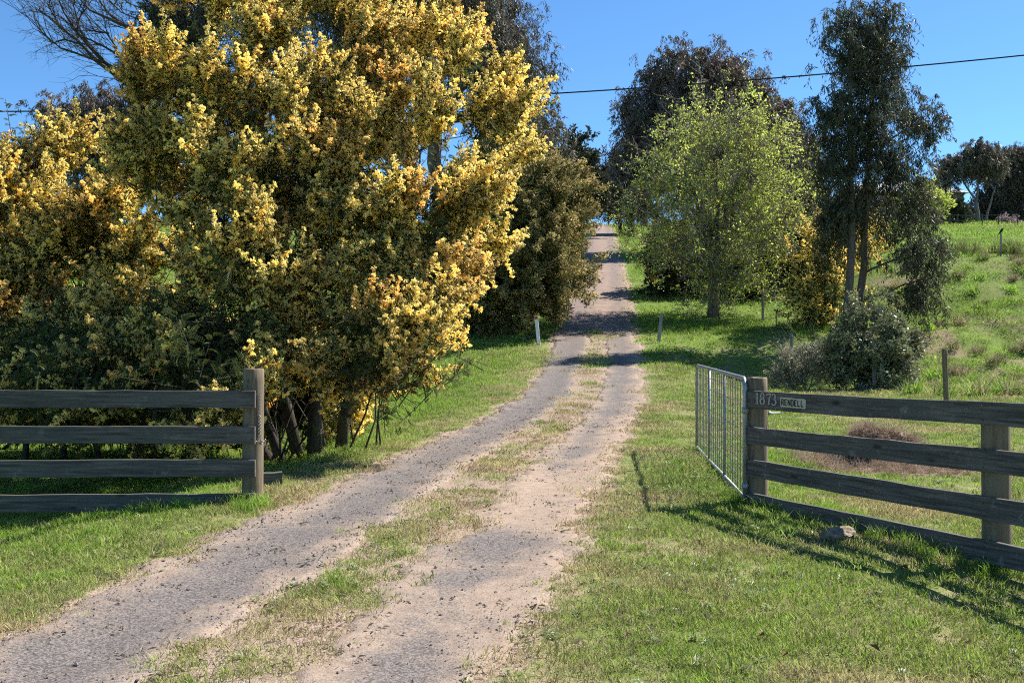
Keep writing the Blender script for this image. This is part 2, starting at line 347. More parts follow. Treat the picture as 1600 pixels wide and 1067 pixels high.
sheet('ground', GX, GY, GZ, M['ground'], {'bare': bare, 'lush': lushness(GX, GY), 'tus': tus})
dy = np.array(seq(2.2, 150, .05, 1.006, .8)); du = np.linspace(-1.75, 1.75, 71)
DU, DY = np.meshgrid(du, dy); DX = DU + roadx(DY); drm = rutmask(DX, DY)
off = -.05 + .074 * ss(.05, .8, drm)
DZ = ground(DX, DY) + off * (1 + ss(15, 60, DY) * 2.0) + (vnoise(DX, DY, 6.0) - .5) * .014
lft = (DU < 0)
grav = np.where(lft, .34 + .6 * np.exp(-((DU + .86) / .38) ** 2), .26 + .46 * np.exp(-((DU - .80) / .25) ** 2))
grav = grav - np.where(~lft, .85 * np.exp(-((DY - 10.6) / 1.8) ** 2), 0) + np.where(~lft, .45 * np.exp(-((DY - 8.3) / .55) ** 2), 0)
grav = grav + .18 * ss(16, 24, DY)
sheet('driveway', DX, DY, DZ, M['drive'], {'grav': grav, 'far': ss(30, 44, DY) * .8, 'edge': drm})

# ------------------------------------------------------------------ sprays (leaf clusters shared by the crowns)
def src(mb, name, mats):
    return bpy.data.objects.new(name, mb.mesh(name, mats))
def perp(d):
    a = d.cross(Vector((.3, .5, .8))); return a.normalized()
def sp_flower(seed, L=.30, n=15):
    """a feathery plume: a short leafy axis with fluffy side racemes that shorten to the tip"""
    random.seed(seed); mb = MB(); ax = [Vector((0, 0, -.12)), Vector((.01, 0, L * .4)), Vector((.05, .01, L * .8)), Vector((.09, .02, L))]
    mb.tube(ax, [.004, .0035, .0025, .0015], 3, 1, cap=False)
    for i in range(n):
        t = i / (n - 1); b = Vector((.10 * t * t, .02 * t, L * (.02 + .96 * t))); an = i * 2.4 + random.uniform(-.5, .5)
        d = Vector((math.cos(an), math.sin(an), random.uniform(.5, 1.3))).normalized(); l = random.uniform(.06, .105) * (1.15 - .75 * t)
        val0 = random.uniform(0, 1)
        for k in range(17):
            q = (k + .5) / 17; c = b + d * l * q + Vector((0, 0, -.03 * q * q)) + rv(.013 * (1.2 - .7 * q))
            mb.floret(c, random.uniform(.0065, .0115), 0, min(1, max(0, val0 * .5 + random.uniform(0, .5))), 2)
        if i % 3 == 0:
            for k in range(4):
                dd = (d + rv(.7)).normalized(); mb.leaf(b + d * l * random.uniform(0, .3), dd, perp(dd), random.uniform(.05, .09), .011, 2, random.random())
    return src(mb, 'wattle_flower_spray', [M['flower'], M['twig_dark'], M['wleaf']])
def sp_wleaf(seed, L=.5, n=11):
    random.seed(seed); mb = MB(); mb.tube([(0, 0, -.1), (.03, 0, L * .5), (.08, 0, L)], [.005, .004, .002], 4, 1)
    for i in range(n):
        t = .1 + .9 * i / (n - 1); b = Vector((.06 * t * t, 0, L * t)); an = i * 2.4
        d = Vector((math.cos(an), math.sin(an), random.uniform(.1, .8))).normalized(); l = random.uniform(.09, .15); pd = perp(d)
        for k in range(9):
            s = (k + 1) / 9; c = b + d * l * s + Vector((0, 0, -.04 * s * s))
            for sg in (-1, 1):
                dd = (pd * sg + d * .7).normalized(); mb.leaf(c, dd, d, .034 * (1.1 - .5 * s), .012, 0, random.random())
    return src(mb, 'wattle_leaf_spray', [M['wleaf'], M['twig_dark']])
def sp_gum(seed, mat, L=.6, n=40, ll=.14, lw=.026, spread=.3):
    random.seed(seed); mb = MB()
    for j in range(4):
        e = Vector((random.uniform(-spread, spread), random.uniform(-spread, spread), random.uniform(-L, -.1)))
        mid = e * .5 + Vector((0, 0, .12)); mb.tube([(0, 0, .05), mid, e], [.006, .004, .002], 3, 1, cap=False)
        for k in range(n // 4):
            t = random.uniform(.25, 1); b = (mid * (2 * (1 - t)) + e * (2 * t - 1)) if t > .5 else mid * (2 * t)
            d = Vector((random.uniform(-.7, .7), random.uniform(-.7, .7), -random.uniform(.2, 1.2))).normalized()
            mb.leaf(b + rv(.05), d, rdir(), ll * random.uniform(.7, 1.25), lw * random.uniform(.8, 1.3), 0, random.random(), random.uniform(-.2, .2))
    return src(mb, 'gum_leaf_spray', [mat, M['twig_dark']])
def sp_bud(seed, L=.7, leaves=26, twigs=9):
    random.seed(seed); mb = MB(); mb.tube([(0, 0, -.1), (.03, .02, L * .5), (.05, -.02, L)], [.008, .006, .003], 3, 1, cap=False)
    tips = [Vector((.05, -.02, L))]
    for i in range(twigs):
        t = random.uniform(.1, .9); b = Vector((.05 * t, 0, L * t)); d = (rdir() + Vector((0, 0, .8))).normalized(); l = random.uniform(.15, .4)
        e = b + d * l; mb.tube([b, b + d * l * .5 + rv(.03), e], [.005, .004, .002], 3, 1, cap=False); tips.append(e); tips.append(b + d * l * .6)
    for i in range(leaves):
        b = random.choice(tips) + rv(.04); d = (rdir() + Vector((0, 0, .2))).normalized()
        mb.leaf(b, d, rdir(), random.uniform(.05, .10), random.uniform(.035, .06), 0, random.random(), .1)
    return src(mb, 'spring_twig_spray', [M['bud'], M['twig']])
def sp_faded(seed):
    random.seed(seed); mb = MB(); L = .5; mb.tube([(0, 0, -.1), (0, 0, L)], [.006, .002], 3, 2, cap=False)
    for i in range(64):
        t = random.uniform(0, 1); d = (rdir() + Vector((0, 0, .35))).normalized(); b = Vector((0, 0, L * t)) + rv(.09)
        mb.leaf(b, d, rdir(), random.uniform(.09, .16), .022, 1, random.random())
    for i in range(60):
        t = random.uniform(.55, 1.1); mb.floret(Vector((0, 0, L * t)) + rv(.09), random.uniform(.014, .026), 0, random.random())
    return src(mb, 'faded_wattle_spray', [M['faded'], M['fadeleaf'], M['twig_dark']])
def sp_broad(seed, mat, n=46, ll=.085, lw=.05, rad=.24):
    random.seed(seed); mb = MB()
    for j in range(5):
        e = (rdir() + Vector((0, 0, .7))).normalized() * rad * random.uniform(.8, 1.4); mb.tube([(0, 0, -.12), e * .5, e], [.005, .004, .002], 3, 1, cap=False)
        for k in range(n // 5):
            b = e * random.uniform(.3, 1.05) + rv(.04); d = (rdir() + e.normalized() * .6).normalized()
            mb.leaf(b, d, rdir(), ll * random.uniform(.7, 1.2), lw * random.uniform(.8, 1.2), 0, random.random(), .12)
    return src(mb, 'broad_leaf_spray', [mat, M['twig']])
def sp_twig(seed, mat):
    random.seed(seed); mb = MB()
    def grow(p, d, l, r, lev):
        pts = [p]; q = p
        for k in range(3): q = q + (d + rv(.25)).normalized() * l / 3; pts.append(q)
        mb.tube(pts, [r, r * .8, r * .6, r * .4], 3, 0, cap=False)
        if lev:
            for k in range(3): grow(random.choice(pts[1:]), (d + rv(.8)).normalized(), l * .6, r * .55, lev - 1)
    grow(Vector((0, 0, 0)), Vector((0, 0, 1)), .55, .007, 2)
    return src(mb, 'bare_twig_spray', [mat])
def sp_grass(seed, mat, n, rad, h0, h1, wd, lean=.5, dry=0.0, matdry=None):
    random.seed(seed); mb = MB()
    for i in range(n):
        rr = rad * math.sqrt(random.random()); an = random.uniform(0, 6.283); b = Vector((rr * math.cos(an), rr * math.sin(an), -.008))
        d = Vector((random.uniform(-lean, lean), random.uniform(-lean, lean), 1)).normalized(); ln = Vector((random.uniform(-1, 1), random.uniform(-1, 1), -.25))
        sd = Vector((random.uniform(-1, 1), random.uniform(-1, 1), 0)).normalized()
        mb.blade(b, d, sd, random.uniform(h0, h1), wd * random.uniform(.7, 1.3), ln * random.uniform(.3, 1.1), 1 if random.random() < dry else 0, random.random())
    return src(mb, 'grass_clump', [mat, matdry or mat])
def sp_litter(seed):
    random.seed(seed); mb = MB()
    for i in range(7):
        d = Vector((random.uniform(-1, 1), random.uniform(-1, 1), random.uniform(-.05, .3))).normalized(); mb.leaf((random.uniform(-.1, .1), random.uniform(-.1, .1), random.uniform(.004, .03)), d, (0, 0, 1) if random.random() < .3 else Vector((-d.y, d.x, .2)), random.uniform(.02, .055), random.uniform(.004, .014), 0, random.random(), .2)
    return src(mb, 'litter', [M['litter']])
def sp_weed(seed):
    random.seed(seed); mb = MB()
    for i in range(16):
        an = random.uniform(0, 6.283); d = Vector((math.cos(an), math.sin(an), random.uniform(.1, .5))).normalized()
        mb.leaf(rv(.025) + Vector((0, 0, .02)), d, Vector((-d.y, d.x, 0)), random.uniform(.04, .075), .02, 0, random.random(), .12)
    return src(mb, 'weed_rosette', [M['weed']])
SP = dict(
    flower=[sp_flower(s) for s in (1, 2, 3, 4)], wleaf=[sp_wleaf(s) for s in (11, 12, 13)],
    gum=[sp_gum(s, M['gum']) for s in (21, 22, 23)], gumdark=[sp_gum(s, M['gumdark']) for s in (24, 25, 26)],
    gumbig=[sp_gum(s, M['gum'], .9, 44, .24, .05, .5) for s in (27, 28)], gumbrown=[sp_gum(s, M['gumbrown'], .9, 44, .24, .05, .5) for s in (29, 30, 31)],
    bud=[sp_bud(s, .7, 38, 10) for s in (41, 42, 43)], budtwig=[sp_bud(s, .7, 5, 13) for s in (44, 45)], faded=[sp_faded(s) for s in (51, 52, 53)],
    gloss=[sp_broad(s, M['gloss']) for s in (61, 62)], greyleaf=[sp_broad(s, M['greyleaf'], 46, .07, .03) for s in (63, 64)],
    conifer=[sp_broad(s, M['conifer'], 70, .22, .10, .5) for s in (65, 66)], pink=[sp_broad(s, M['pink'], 50, .2, .12, .4) for s in (67,)],
    budfar=[sp_broad(s, M['bud'], 30, .16, .10, .4) for s in (68,)],
    twig=[sp_twig(s, M['twig']) for s in (71, 72)], dtwig=[sp_twig(s, M['twig_dark']) for s in (73, 74)],
    lawn=[sp_grass(s, M['grass'], 84, .15, .025, .065, .0052, .7, .13, M['straw']) for s in (81, 82, 83)],
    med=[sp_grass(s, M['lush'], 80, .14, .05, .12, .005, .55) for s in (84, 85)],
    long=[sp_grass(s, M['lush'], 60, .11, .12, .26, .006, .45) for s in (86, 87)],
    dry=[sp_grass(s, M['straw'], 60, .15, .02, .045, .004, .9) for s in (88, 89)],
    farlawn=[sp_grass(s, M['lush'], 60, .45, .06, .14, .02, .6, .12, M['tuss']) for s in (90, 91)],
    tuss=[sp_grass(s, M['tuss'], 110, .13, .25, .55, .010, .55) for s in (92, 93, 94)],
    gtuss=[sp_grass(s, M['lush'], 100, .15, .18, .42, .012, .6, .2, M['tuss']) for s in (104, 105)],
    reed=[sp_grass(s, M['fadeleaf'], 70, .16, .5, 1.05, .012, .16) for s in (101, 102)],
    litter=[sp_litter(s) for s in (106, 107, 108)],
    weed=[sp_weed(s) for s in (95, 96)],
    strawpile=[sp_grass(s, M['straw'], 60, .13, .12, .26, .006, 1.3) for s in (97, 98)])

_NG = {}
def scatter_group(srcs):
    key = tuple(o.name for o in srcs)
    if key in _NG: return _NG[key]
    g = bpy.data.node_groups.new('scatter', 'GeometryNodeTree'); g.is_modifier = True
    g.interface.new_socket('Geometry', in_out='INPUT', socket_type='NodeSocketGeometry'); g.interface.new_socket('Geometry', in_out='OUTPUT', socket_type='NodeSocketGeometry')
    n = g.nodes; l = g.links; gi = n.new('NodeGroupInput'); go = n.new('NodeGroupOutput')
    def na(name, typ):
        a = n.new('GeometryNodeInputNamedAttribute'); a.data_type = typ; a.inputs[0].default_value = name; return a.outputs[0]
    jo = n.new('GeometryNodeJoinGeometry')
    for o in reversed(srcs):
        oi = n.new('GeometryNodeObjectInfo'); oi.inputs[0].default_value = o; oi.transform_space = 'ORIGINAL'; oi.inputs['As Instance'].default_value = False
        ti = n.new('GeometryNodeGeometryToInstance'); l.new(oi.outputs['Geometry'], ti.inputs[0]); l.new(ti.outputs[0], jo.inputs[0])
    ip = n.new('GeometryNodeInstanceOnPoints'); ip.inputs['Pick Instance'].default_value = True
    e2r = n.new('FunctionNodeEulerToRotation'); l.new(na('rot', 'FLOAT_VECTOR'), e2r.inputs[0])
    cp = n.new('FunctionNodeCompare'); cp.data_type = 'FLOAT'; cp.operation = 'GREATER_THAN'; l.new(na('sel', 'FLOAT'), cp.inputs[0]); cp.inputs[1].default_value = .5
    l.new(gi.outputs[0], ip.inputs['Points']); l.new(cp.outputs[0], ip.inputs['Selection']); l.new(jo.outputs[0], ip.inputs['Instance'])
    l.new(na('idx', 'INT'), ip.inputs['Instance Index']); l.new(e2r.outputs[0], ip.inputs['Rotation']); l.new(na('scl', 'FLOAT'), ip.inputs['Scale'])
    j2 = n.new('GeometryNodeJoinGeometry'); l.new(ip.outputs[0], j2.inputs[0]); l.new(gi.outputs[0], j2.inputs[0]); l.new(j2.outputs[0], go.inputs[0])
    _NG[key] = g; return g
def euler_from_dirs(d, roll):
    d = d / np.linalg.norm(d, axis=1, keepdims=True)
    ref = np.where(np.abs(d[:, 2:3]) > .95, np.array([[1., 0, 0]]), np.array([[0., 0, 1.]]))
    a = np.cross(ref, d); a /= np.linalg.norm(a, axis=1, keepdims=True); b = np.cross(d, a)
    x = a * np.cos(roll)[:, None] + b * np.sin(roll)[:, None]; y = np.cross(d, x)
    ry = -np.arcsin(np.clip(x[:, 2], -1, 1)); rx = np.arctan2(y[:, 2], d[:, 2]); rz = np.arctan2(x[:, 1], x[:, 0])
    return np.stack([rx, ry, rz], -1)
def scatter(name, twigs, mats, srcs, pos, rot, scl, idx, tint, parent=None):
    """one object: its own twig mesh plus the sprays standing on its points"""
    me = bpy.data.meshes.new(name); nt = len(twigs.v); pts = list(twigs.v) + [tuple(p) for p in pos]
    me.from_pydata(pts, [], twigs.f)
    for m in mats: me.materials.append(m)
    if twigs.m: me.polygons.foreach_set('material_index', np.array(twigs.m, np.int32))
    n = len(pts)
    def put(k, typ, arr, prop='value'):
        a = me.attributes.new(k, typ, 'POINT'); a.data.foreach_set(prop, arr)
    pad = lambda a, dt: np.concatenate([np.zeros(nt, dt), np.asarray(a, dt)])
    put('sel', 'FLOAT', pad(np.ones(len(pos)), np.float32)); put('scl', 'FLOAT', pad(scl, np.float32)); put('tint', 'FLOAT', pad(tint, np.float32))
    put('idx', 'INT', pad(idx, np.int32)); put('v', 'FLOAT', np.full(n, .5, np.float32))
    put('rot', 'FLOAT_VECTOR', np.concatenate([np.zeros((nt, 3)), rot]).astype(np.float32).ravel(), 'vector')
    me.update(); o = bpy.data.objects.new(name, me); COL.objects.link(o)
    md = o.modifiers.new('sprays', 'NODES'); md.node_group = scatter_group(srcs)
    if parent: o.parent = parent
    return o

# ------------------------------------------------------------------ trees
def wob(a, b, n, amt, sag=0.0):
    a = Vector(a); b = Vector(b); L = (b - a).length; out = []
    for i in range(n + 1):
        t = i / n; p = a.lerp(b, t) + Vector((0, 0, sag * L * math.sin(math.pi * t)))
        if 0 < i < n: p += rv(amt * L)
        out.append(p)
    return out
def taper(r0, r1, n): return [r0 + (r1 - r0) * i / n for i in range(n + 1)]
def tree(name, label, cat, base, stems, blobs, mix, bark, tips=3.0, per=8, tipr=.45, hang=False, scale=1.0, shell=(.72, 1.05), inner=.25,
         seed=1, group=None, tintf=None, twigr=.012, limbr=.07, droop=0.0, weight=None, squash=1.0, ymin=None, upw=0.0, plume=False):
    """stems: polylines [(points, r0, r1)] in world space; blobs: [(centre, (rx,ry,rz))]; mix: [(spray kind, share)]"""
    random.seed(seed); rng = np.random.default_rng(seed)
    root = empty(name, base); tag(root, label, cat, group); B = Vector(base)
    trunk = MB(); nodes = []
    for pts, r0, r1 in stems:
        pts = [Vector(p) for p in pts]; n = len(pts) - 1; rr = taper(r0, r1, n)
        trunk.tube([p - B for p in pts], rr, 9 if r0 > .05 else 6)
        for i, p in enumerate(pts):
            if i >= max(1, n * .3): nodes.append((p, rr[i]))
    tw = MB(); P_, D_, S_, I_, T_ = [], [], [], [], []
    srcs = []; kinds = []
    for k, sh in mix: kinds.append((len(srcs), len(SP[k]), sh)); srcs += SP[k]
    cum = np.cumsum([k[2] for k in kinds]); cum = cum / cum[-1]
    for bi, (c, rad) in enumerate(blobs):
        c = Vector(c); rad = Vector(rad)
        nd = min(nodes, key=lambda q: (q[0] - c).length + (2.0 if q[0].z > c.z else 0)); limb = wob(nd[0], c, 5, .05, -.02 if droop else .03)
        r0 = min(nd[1] * .8, limbr); trunk.tube([p - B for p in limb], taper(r0, r0 * .4, 5), 6)
        area = 4 * math.pi * ((rad.x * rad.y) ** 1.6 / 3 + (rad.x * rad.z) ** 1.6 / 3 + (rad.y * rad.z) ** 1.6 / 3) ** (1 / 1.6)
        for j in range(max(5, int(area * tips))):
            d = rdir(); rho = random.uniform(*shell) if random.random() > inner else random.uniform(.25, .7)
            q = c + Vector((d.x * rad.x, d.y * rad.y, d.z * rad.z)) * rho
            deep = any(k != bi and sum(((q[i] - Vector(b2[0])[i]) / b2[1][i]) ** 2 for i in range(3)) < .33 for k, b2 in enumerate(blobs))
            if (deep and random.random() > .1) or (q.z - B.z < 2.5 and q.z < gz(q.x, q.y) + .12): continue
            if plume and d.y > .1 and q.z > 2.0 and random.random() < .86: continue
            if ymin and q.y < ymin: continue
            t0 = limb[random.randint(2, 5)]; brp = wob(t0, q, 4, .07, droop)
            tw.tube([p - B for p in brp], taper(twigr, twigr * .3, 4), 4, cap=False)
            tb = rng.random(); out = (q - c).normalized()
            wgt = weight(q, out) if weight else None
            nn = max(2, int(per * random.uniform(.6, 1.4))); tv = tintf(q, tb) if tintf else tb * .6
            for k in range(nn):
                o3 = Vector(rng.normal(0, tipr * .5, 3)); o3.z *= squash; p = q + o3
                if p.z - B.z < 2.0 and p.z < gz(p.x, p.y) + .05: continue
                if plume: lift = out * .75 + Vector((.25, 0, .35))
                r_ = rng.random(); cc = cum
                if wgt is not None: cc = np.cumsum(wgt); cc = cc / cc[-1]
                ki = int(np.searchsorted(cc, r_)); ki = min(ki, len(kinds) - 1)
                if plume:
                    if ki == 0: p = q + lift * rng.uniform(-.12, .42) + Vector(rng.normal(0, plume * .2, 3))
                    else: p = q - out * rng.uniform(.25, .75) + Vector(rng.normal(0, .25, 3))
                    if p.z - B.z < 2.0 and p.z < gz(p.x, p.y) + .05: continue
                if hang: dd = Vector((rng.normal(0, .25), rng.normal(0, .25), 1))
                else: dd = out * .8 + Vector(rng.normal(0, .5, 3)) + Vector((upw * .5, 0, .25 + upw - droop * 1.5))
                P_.append(p - B); D_.append(dd); S_.append(scale * rng.uniform(.75, 1.3)); I_.append(kinds[ki][0] + rng.integers(kinds[ki][1]))
                T_.append(min(1, max(0, tv + rng.normal(0, .12))))
    trunk.obj('trunk', [bark], root, True)
    rot = euler_from_dirs(np.array([tuple(d) for d in D_]), rng.uniform(0, 6.283, len(D_)))
    cr = scatter('crown', tw, [bark], srcs, P_, rot, S_, I_, T_, root); cr['kind'] = 'stuff'
    return root
def bd(px, py, rx, ry, D0=13.2, depth=1.0): return blob(px, py, rx, ry, D0 + 4.8 * (1 - py / 560.0), depth)
def blob(px, py, rx, ry, D, depth=1.0):
    m = D / FPX; return (P(px, py, D), (rx * m, depth * (rx + ry) / 2 * m, ry * m))
def gp(px, D): x = X(px, D); return Vector((x, D, gz(x, D) - .05))

# main golden wattle by the drive
def stem_to(b, e, n=6, amt=.03): return wob(b, e, n, amt)
WD = 15.3
wb = [gp(442, 14.9), gp(468, 15.3), gp(492, 14.7), gp(505, 15.6), gp(532, 15.2), gp(425, 15.8)]
wt = [P(330, 300, 15.4), P(400, 200, 15.8), P(520, 330, 14.8), P(480, 180, 15.4), P(640, 330, 15.2), P(250, 380, 15.6)]
stems = [(stem_to(b, t), .075 + .02 * (i % 3), .025) for i, (b, t) in enumerate(zip(wb, wt))]
random.seed(5)
for i in range(16):
    b = gp(random.uniform(400, 600), random.uniform(14.4, 16)); stems.append((stem_to(b, b + Vector((random.uniform(-.9, .9), random.uniform(-.5, .5), random.uniform(1.2, 2.4))), 4, .05), .016, .005))
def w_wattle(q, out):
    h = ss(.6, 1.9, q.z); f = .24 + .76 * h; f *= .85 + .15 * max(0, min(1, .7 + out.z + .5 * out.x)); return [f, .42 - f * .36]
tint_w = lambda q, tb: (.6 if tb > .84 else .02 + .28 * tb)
main_blobs = [bd(370, 85, 130, 100), bd(500, 100, 130, 90), bd(620, 100, 90, 80), bd(680, 185, 108, 90), bd(760, 245, 68, 62), bd(600, 270, 130, 90), bd(450, 230, 140, 95), bd(300, 200, 95, 95),
              bd(630, 350, 125, 85), bd(480, 340, 130, 85), bd(350, 330, 110, 85), bd(255, 280, 62, 50), bd(695, 375, 68, 68), bd(550, 430, 105, 65), bd(420, 420, 100, 65), bd(650, 440, 50, 50), bd(595, 515, 65, 50),
              bd(572, 572, 45, 34), bd(500, 510, 80, 45, 13.9), bd(360, 510, 80, 50), bd(620, 575, 30, 28), blob(450, 610, 140, 65, 17.4), blob(330, 640, 120, 55, 17.2), blob(390, 560, 80, 55, 15.8)]
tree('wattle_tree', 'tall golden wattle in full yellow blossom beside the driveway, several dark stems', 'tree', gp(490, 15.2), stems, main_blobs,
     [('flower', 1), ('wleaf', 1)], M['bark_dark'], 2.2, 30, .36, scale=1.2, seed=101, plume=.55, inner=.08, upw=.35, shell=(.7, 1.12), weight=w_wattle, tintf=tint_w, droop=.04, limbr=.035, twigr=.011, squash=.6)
lw = [(stem_to(gp(40 + 60 * i, 17.4 + .5 * (i % 2)), P(0 + 75 * i, 380, 18.2)), .055, .02) for i in range(4)]
BL = 17.2
left_blobs = [bd(60, 305, 115, 58, BL), bd(190, 315, 90, 60, BL), bd(-60, 330, 120, 80, BL), bd(85, 250, 45, 28, BL), bd(60, 370, 115, 65, BL), bd(200, 380, 100, 70, BL), bd(-50, 430, 110, 70, BL), bd(120, 450, 105, 60, BL), bd(250, 460, 80, 55, BL), bd(0, 500, 90, 55, BL),
              bd(170, 540, 110, 50, 15.5), bd(300, 570, 90, 50, 14), bd(50, 590, 100, 45, 14.5), bd(200, 610, 90, 38, 14), bd(330, 625, 70, 32, 13.5), bd(100, 640, 80, 25, 14), bd(350, 530, 60, 40, 14), blob(180, 630, 160, 55, 18.6), blob(20, 640, 140, 45, 18.4)]
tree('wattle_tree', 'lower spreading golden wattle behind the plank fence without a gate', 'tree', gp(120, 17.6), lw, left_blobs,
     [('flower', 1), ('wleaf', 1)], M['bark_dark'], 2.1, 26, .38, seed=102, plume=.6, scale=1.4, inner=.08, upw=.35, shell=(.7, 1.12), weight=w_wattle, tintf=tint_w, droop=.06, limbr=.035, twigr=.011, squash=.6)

# faded wattle and the trees up the drive, left of it
b = gp(742, 38); tree('faded_wattle_tree', 'olive wattle with faded orange-brown blossom overhanging the driveway, white marker post in front', 'tree', b,
     [(wob(b, P(760, 400, 38), 5, .03), .22, .12), (wob(b + Vector((.1, .2, 0)), P(800, 400, 38.5), 5, .05), .18, .09), (wob(gp(705, 39), P(700, 420, 39), 4, .03), .15, .1)],
     [blob(836, 345, 65, 80, 38), blob(800, 320, 80, 75, 39), blob(852, 420, 42, 62, 37.5), blob(800, 430, 70, 60, 37.5), blob(740, 400, 80, 80, 38.5), blob(700, 440, 60, 45, 38), blob(864, 330, 35, 50, 38.5), blob(745, 470, 50, 30, 37.5)],
     [('faded', 1), ('fadeleafless', 0)] if False else [('faded', 1)], M['bark_dark'], 1.9, 7, .6, scale=1.35, seed=103, tintf=lambda q, tb: .15 + .6 * tb)
b = gp(830, 58); tree('evergreen_tree', 'dark green round-topped tree just behind the faded wattle', 'tree', b, [(wob(b, P(835, 300, 58), 4, .02), .25, .12)],
     [blob(840, 235, 42, 62, 58), blob(850, 270, 38, 50, 57), blob(800, 260, 50, 60, 59)], [('gumbig', 1)], M['bark_dark'], .9, 7, .8, hang=True, seed=104, tintf=lambda q, tb: .2 * tb)
b = gp(690, 41); tree('gum_tree', 'tall gum with dense drooping crown rising behind the golden wattle', 'tree', b,
     [(wob(b, P(680, 200, 41), 6, .02), .38, .26), (wob(P(680, 200, 41), P(640, -60, 41), 5, .03), .24, .1), (wob(P(680, 200, 41), P(770, 60, 41), 5, .04), .2, .08)],
     [blob(795, 95, 62, 62, 40.5), blob(755, 25, 75, 60, 41), blob(810, 145, 38, 40, 40), blob(690, -30, 90, 60, 41), blob(600, 30, 90, 70, 42), blob(700, 70, 70, 45, 41.5), blob(780, 180, 45, 40, 41), blob(520, -20, 80, 55, 42)],
     [('gum', 1)], M['bark_gum'], 1.25, 8, .75, hang=True, scale=1.3, seed=105, limbr=.12, twigr=.025, tintf=lambda q, tb: .55 * tb)
b = gp(430, 31)
dead = [[(250, 150), (195, 128), (150, 95), (120, 62), (95, 45), (75, 8)], [(196, 128), (165, 100), (142, 75), (120, 50), (100, 20), (88, -10)], [(250, 150), (205, 118), (165, 98), (135, 88)],
        [(128, 70), (100, 62), (82, 68), (66, 52)], [(140, 74), (125, 45), (118, 20), (110, -8)], [(122, 60), (121, 38), (128, 20), (137, 12)], [(320, 90), (235, 58), (180, 34), (140, 16), (118, -8)],
        [(235, 58), (200, 44), (170, 22), (150, -6)], [(330, 70), (240, 40), (190, 20), (160, -10)], [(212, 95), (180, 84), (160, 72), (150, 70)], [(160, 72), (140, 62), (130, 58)], [(330, 40), (250, 25), (200, 5), (180, -12)],
        [(188, 86), (176, 66), (166, 52), (150, 40)], [(150, 95), (120, 84), (95, 76), (82, 65), (66, 54)], [(105, 50), (80, 30), (70, 22)], [(170, 52), (150, 50), (130, 44)]]
ds = [([P(px, py, 31 + .6 * math.sin(i * 1.7 + k * .4)) for k, (px, py) in enumerate(pl)], .085 if i in (0, 1, 6, 7) else .035, .012) for i, pl in enumerate(dead)]
ds = [(wob(b, P(400, 260, 31), 5, .02), .34, .24), (wob(P(400, 260, 31), P(330, 80, 31), 4, .03), .22, .1), (wob(P(400, 260, 31), P(245, 150, 31), 4, .03), .14, .085), (wob(P(400, 260, 31), P(430, -40, 31.5), 4, .03), .2, .09)] + ds
g6 = tree('gum_tree', 'gum with bare dark branches reaching out over the blossom against the sky', 'tree', b, ds,
     [blob(250, 15, 50, 35, 31), blob(330, -10, 60, 45, 31.5), blob(430, 0, 60, 40, 31.5), blob(225, 82, 24, 24, 31), blob(290, 60, 45, 40, 31.2)],
     [('gumdark', 1)], M['bark_dark'], 1.8, 8, .6, hang=True, scale=1.15, seed=106, limbr=.06, twigr=.016)
random.seed(66); tw = MB(); Bv = Vector(b); pp = []; dd = []
for pts, r0, r1 in ds[4:]:
    for k in range(1, len(pts)):
        for r_ in range(3):
            q = Vector(pts[k - 1]).lerp(Vector(pts[k]), random.random()); pp.append(q - Bv); dd.append(tuple((Vector(pts[k]) - Vector(pts[k - 1])).normalized() + rv(.7) + Vector((0, 0, .3))))
tw.tube([(0, 0, 9), (0, 0, 9.3)], .01, 4)
o = scatter('twigs', tw, [M['bark_dark']], SP['dtwig'], pp, euler_from_dirs(np.array(dd), RNG.uniform(0, 6.28, len(dd))), RNG.uniform(1.2, 2.6, len(pp)), RNG.integers(0, 2, len(pp)), np.zeros(len(pp)), g6); o['kind'] = 'stuff'
b = gp(170, 66); tree('gum_tree', 'bronze-grey round gum in the distance above the lower wattle', 'tree', b, [(wob(b, P(170, 260, 66), 4, .02), .3, .15)],
     [blob(130, 190, 65, 50, 66), blob(200, 175, 60, 42, 66), blob(240, 215, 50, 50, 66), blob(160, 240, 90, 45, 66)], [('gumbrown', 1)], M['bark_gum'], .75, 7, .9, hang=True, scale=1.1, seed=107)
b = gp(884, 92); tree('pine_tree', 'dark pointed evergreen shading the driveway before its crest', 'tree', b, [(wob(b, P(905, 230, 92), 5, .01), .35, .06)],
     [blob(903, 262, 20, 34, 92), blob(922, 285, 22, 28, 91), blob(885, 300, 34, 40, 92), blob(925, 310, 24, 20, 90), blob(950, 308, 22, 12, 90)], [('conifer', 1)], M['bark_dark'], .6, 6, .8, scale=1.3, seed=108)
b = gp(985, 98); tree('evergreen_tree', 'dark spreading evergreen opposite the pointed one, arching over the driveway', 'tree', b, [(wob(b, P(990, 260, 98), 5, .02), .3, .1)],
     [blob(975, 285, 34, 35, 98), blob(1000, 250, 35, 35, 98), blob(958, 312, 22, 18, 97), blob(1000, 315, 35, 30, 97)], [('gumbig', 1)], M['bark_dark'], .6, 7, 1.0, hang=True, scale=1.4, seed=109, tintf=lambda q, tb: .3 * tb)
b = gp(970, 99); tree('gum_tree', 'small bare-topped grey gum above the dark arching trees', 'tree', b, [(wob(b, P(965, 260, 99), 4, .02), .2, .08)],
     [blob(965, 248, 22, 22, 99)], [('dtwig', 3), ('gumbrown', 1)], M['bark_gum'], .9, 6, .8, scale=1.7, seed=129)
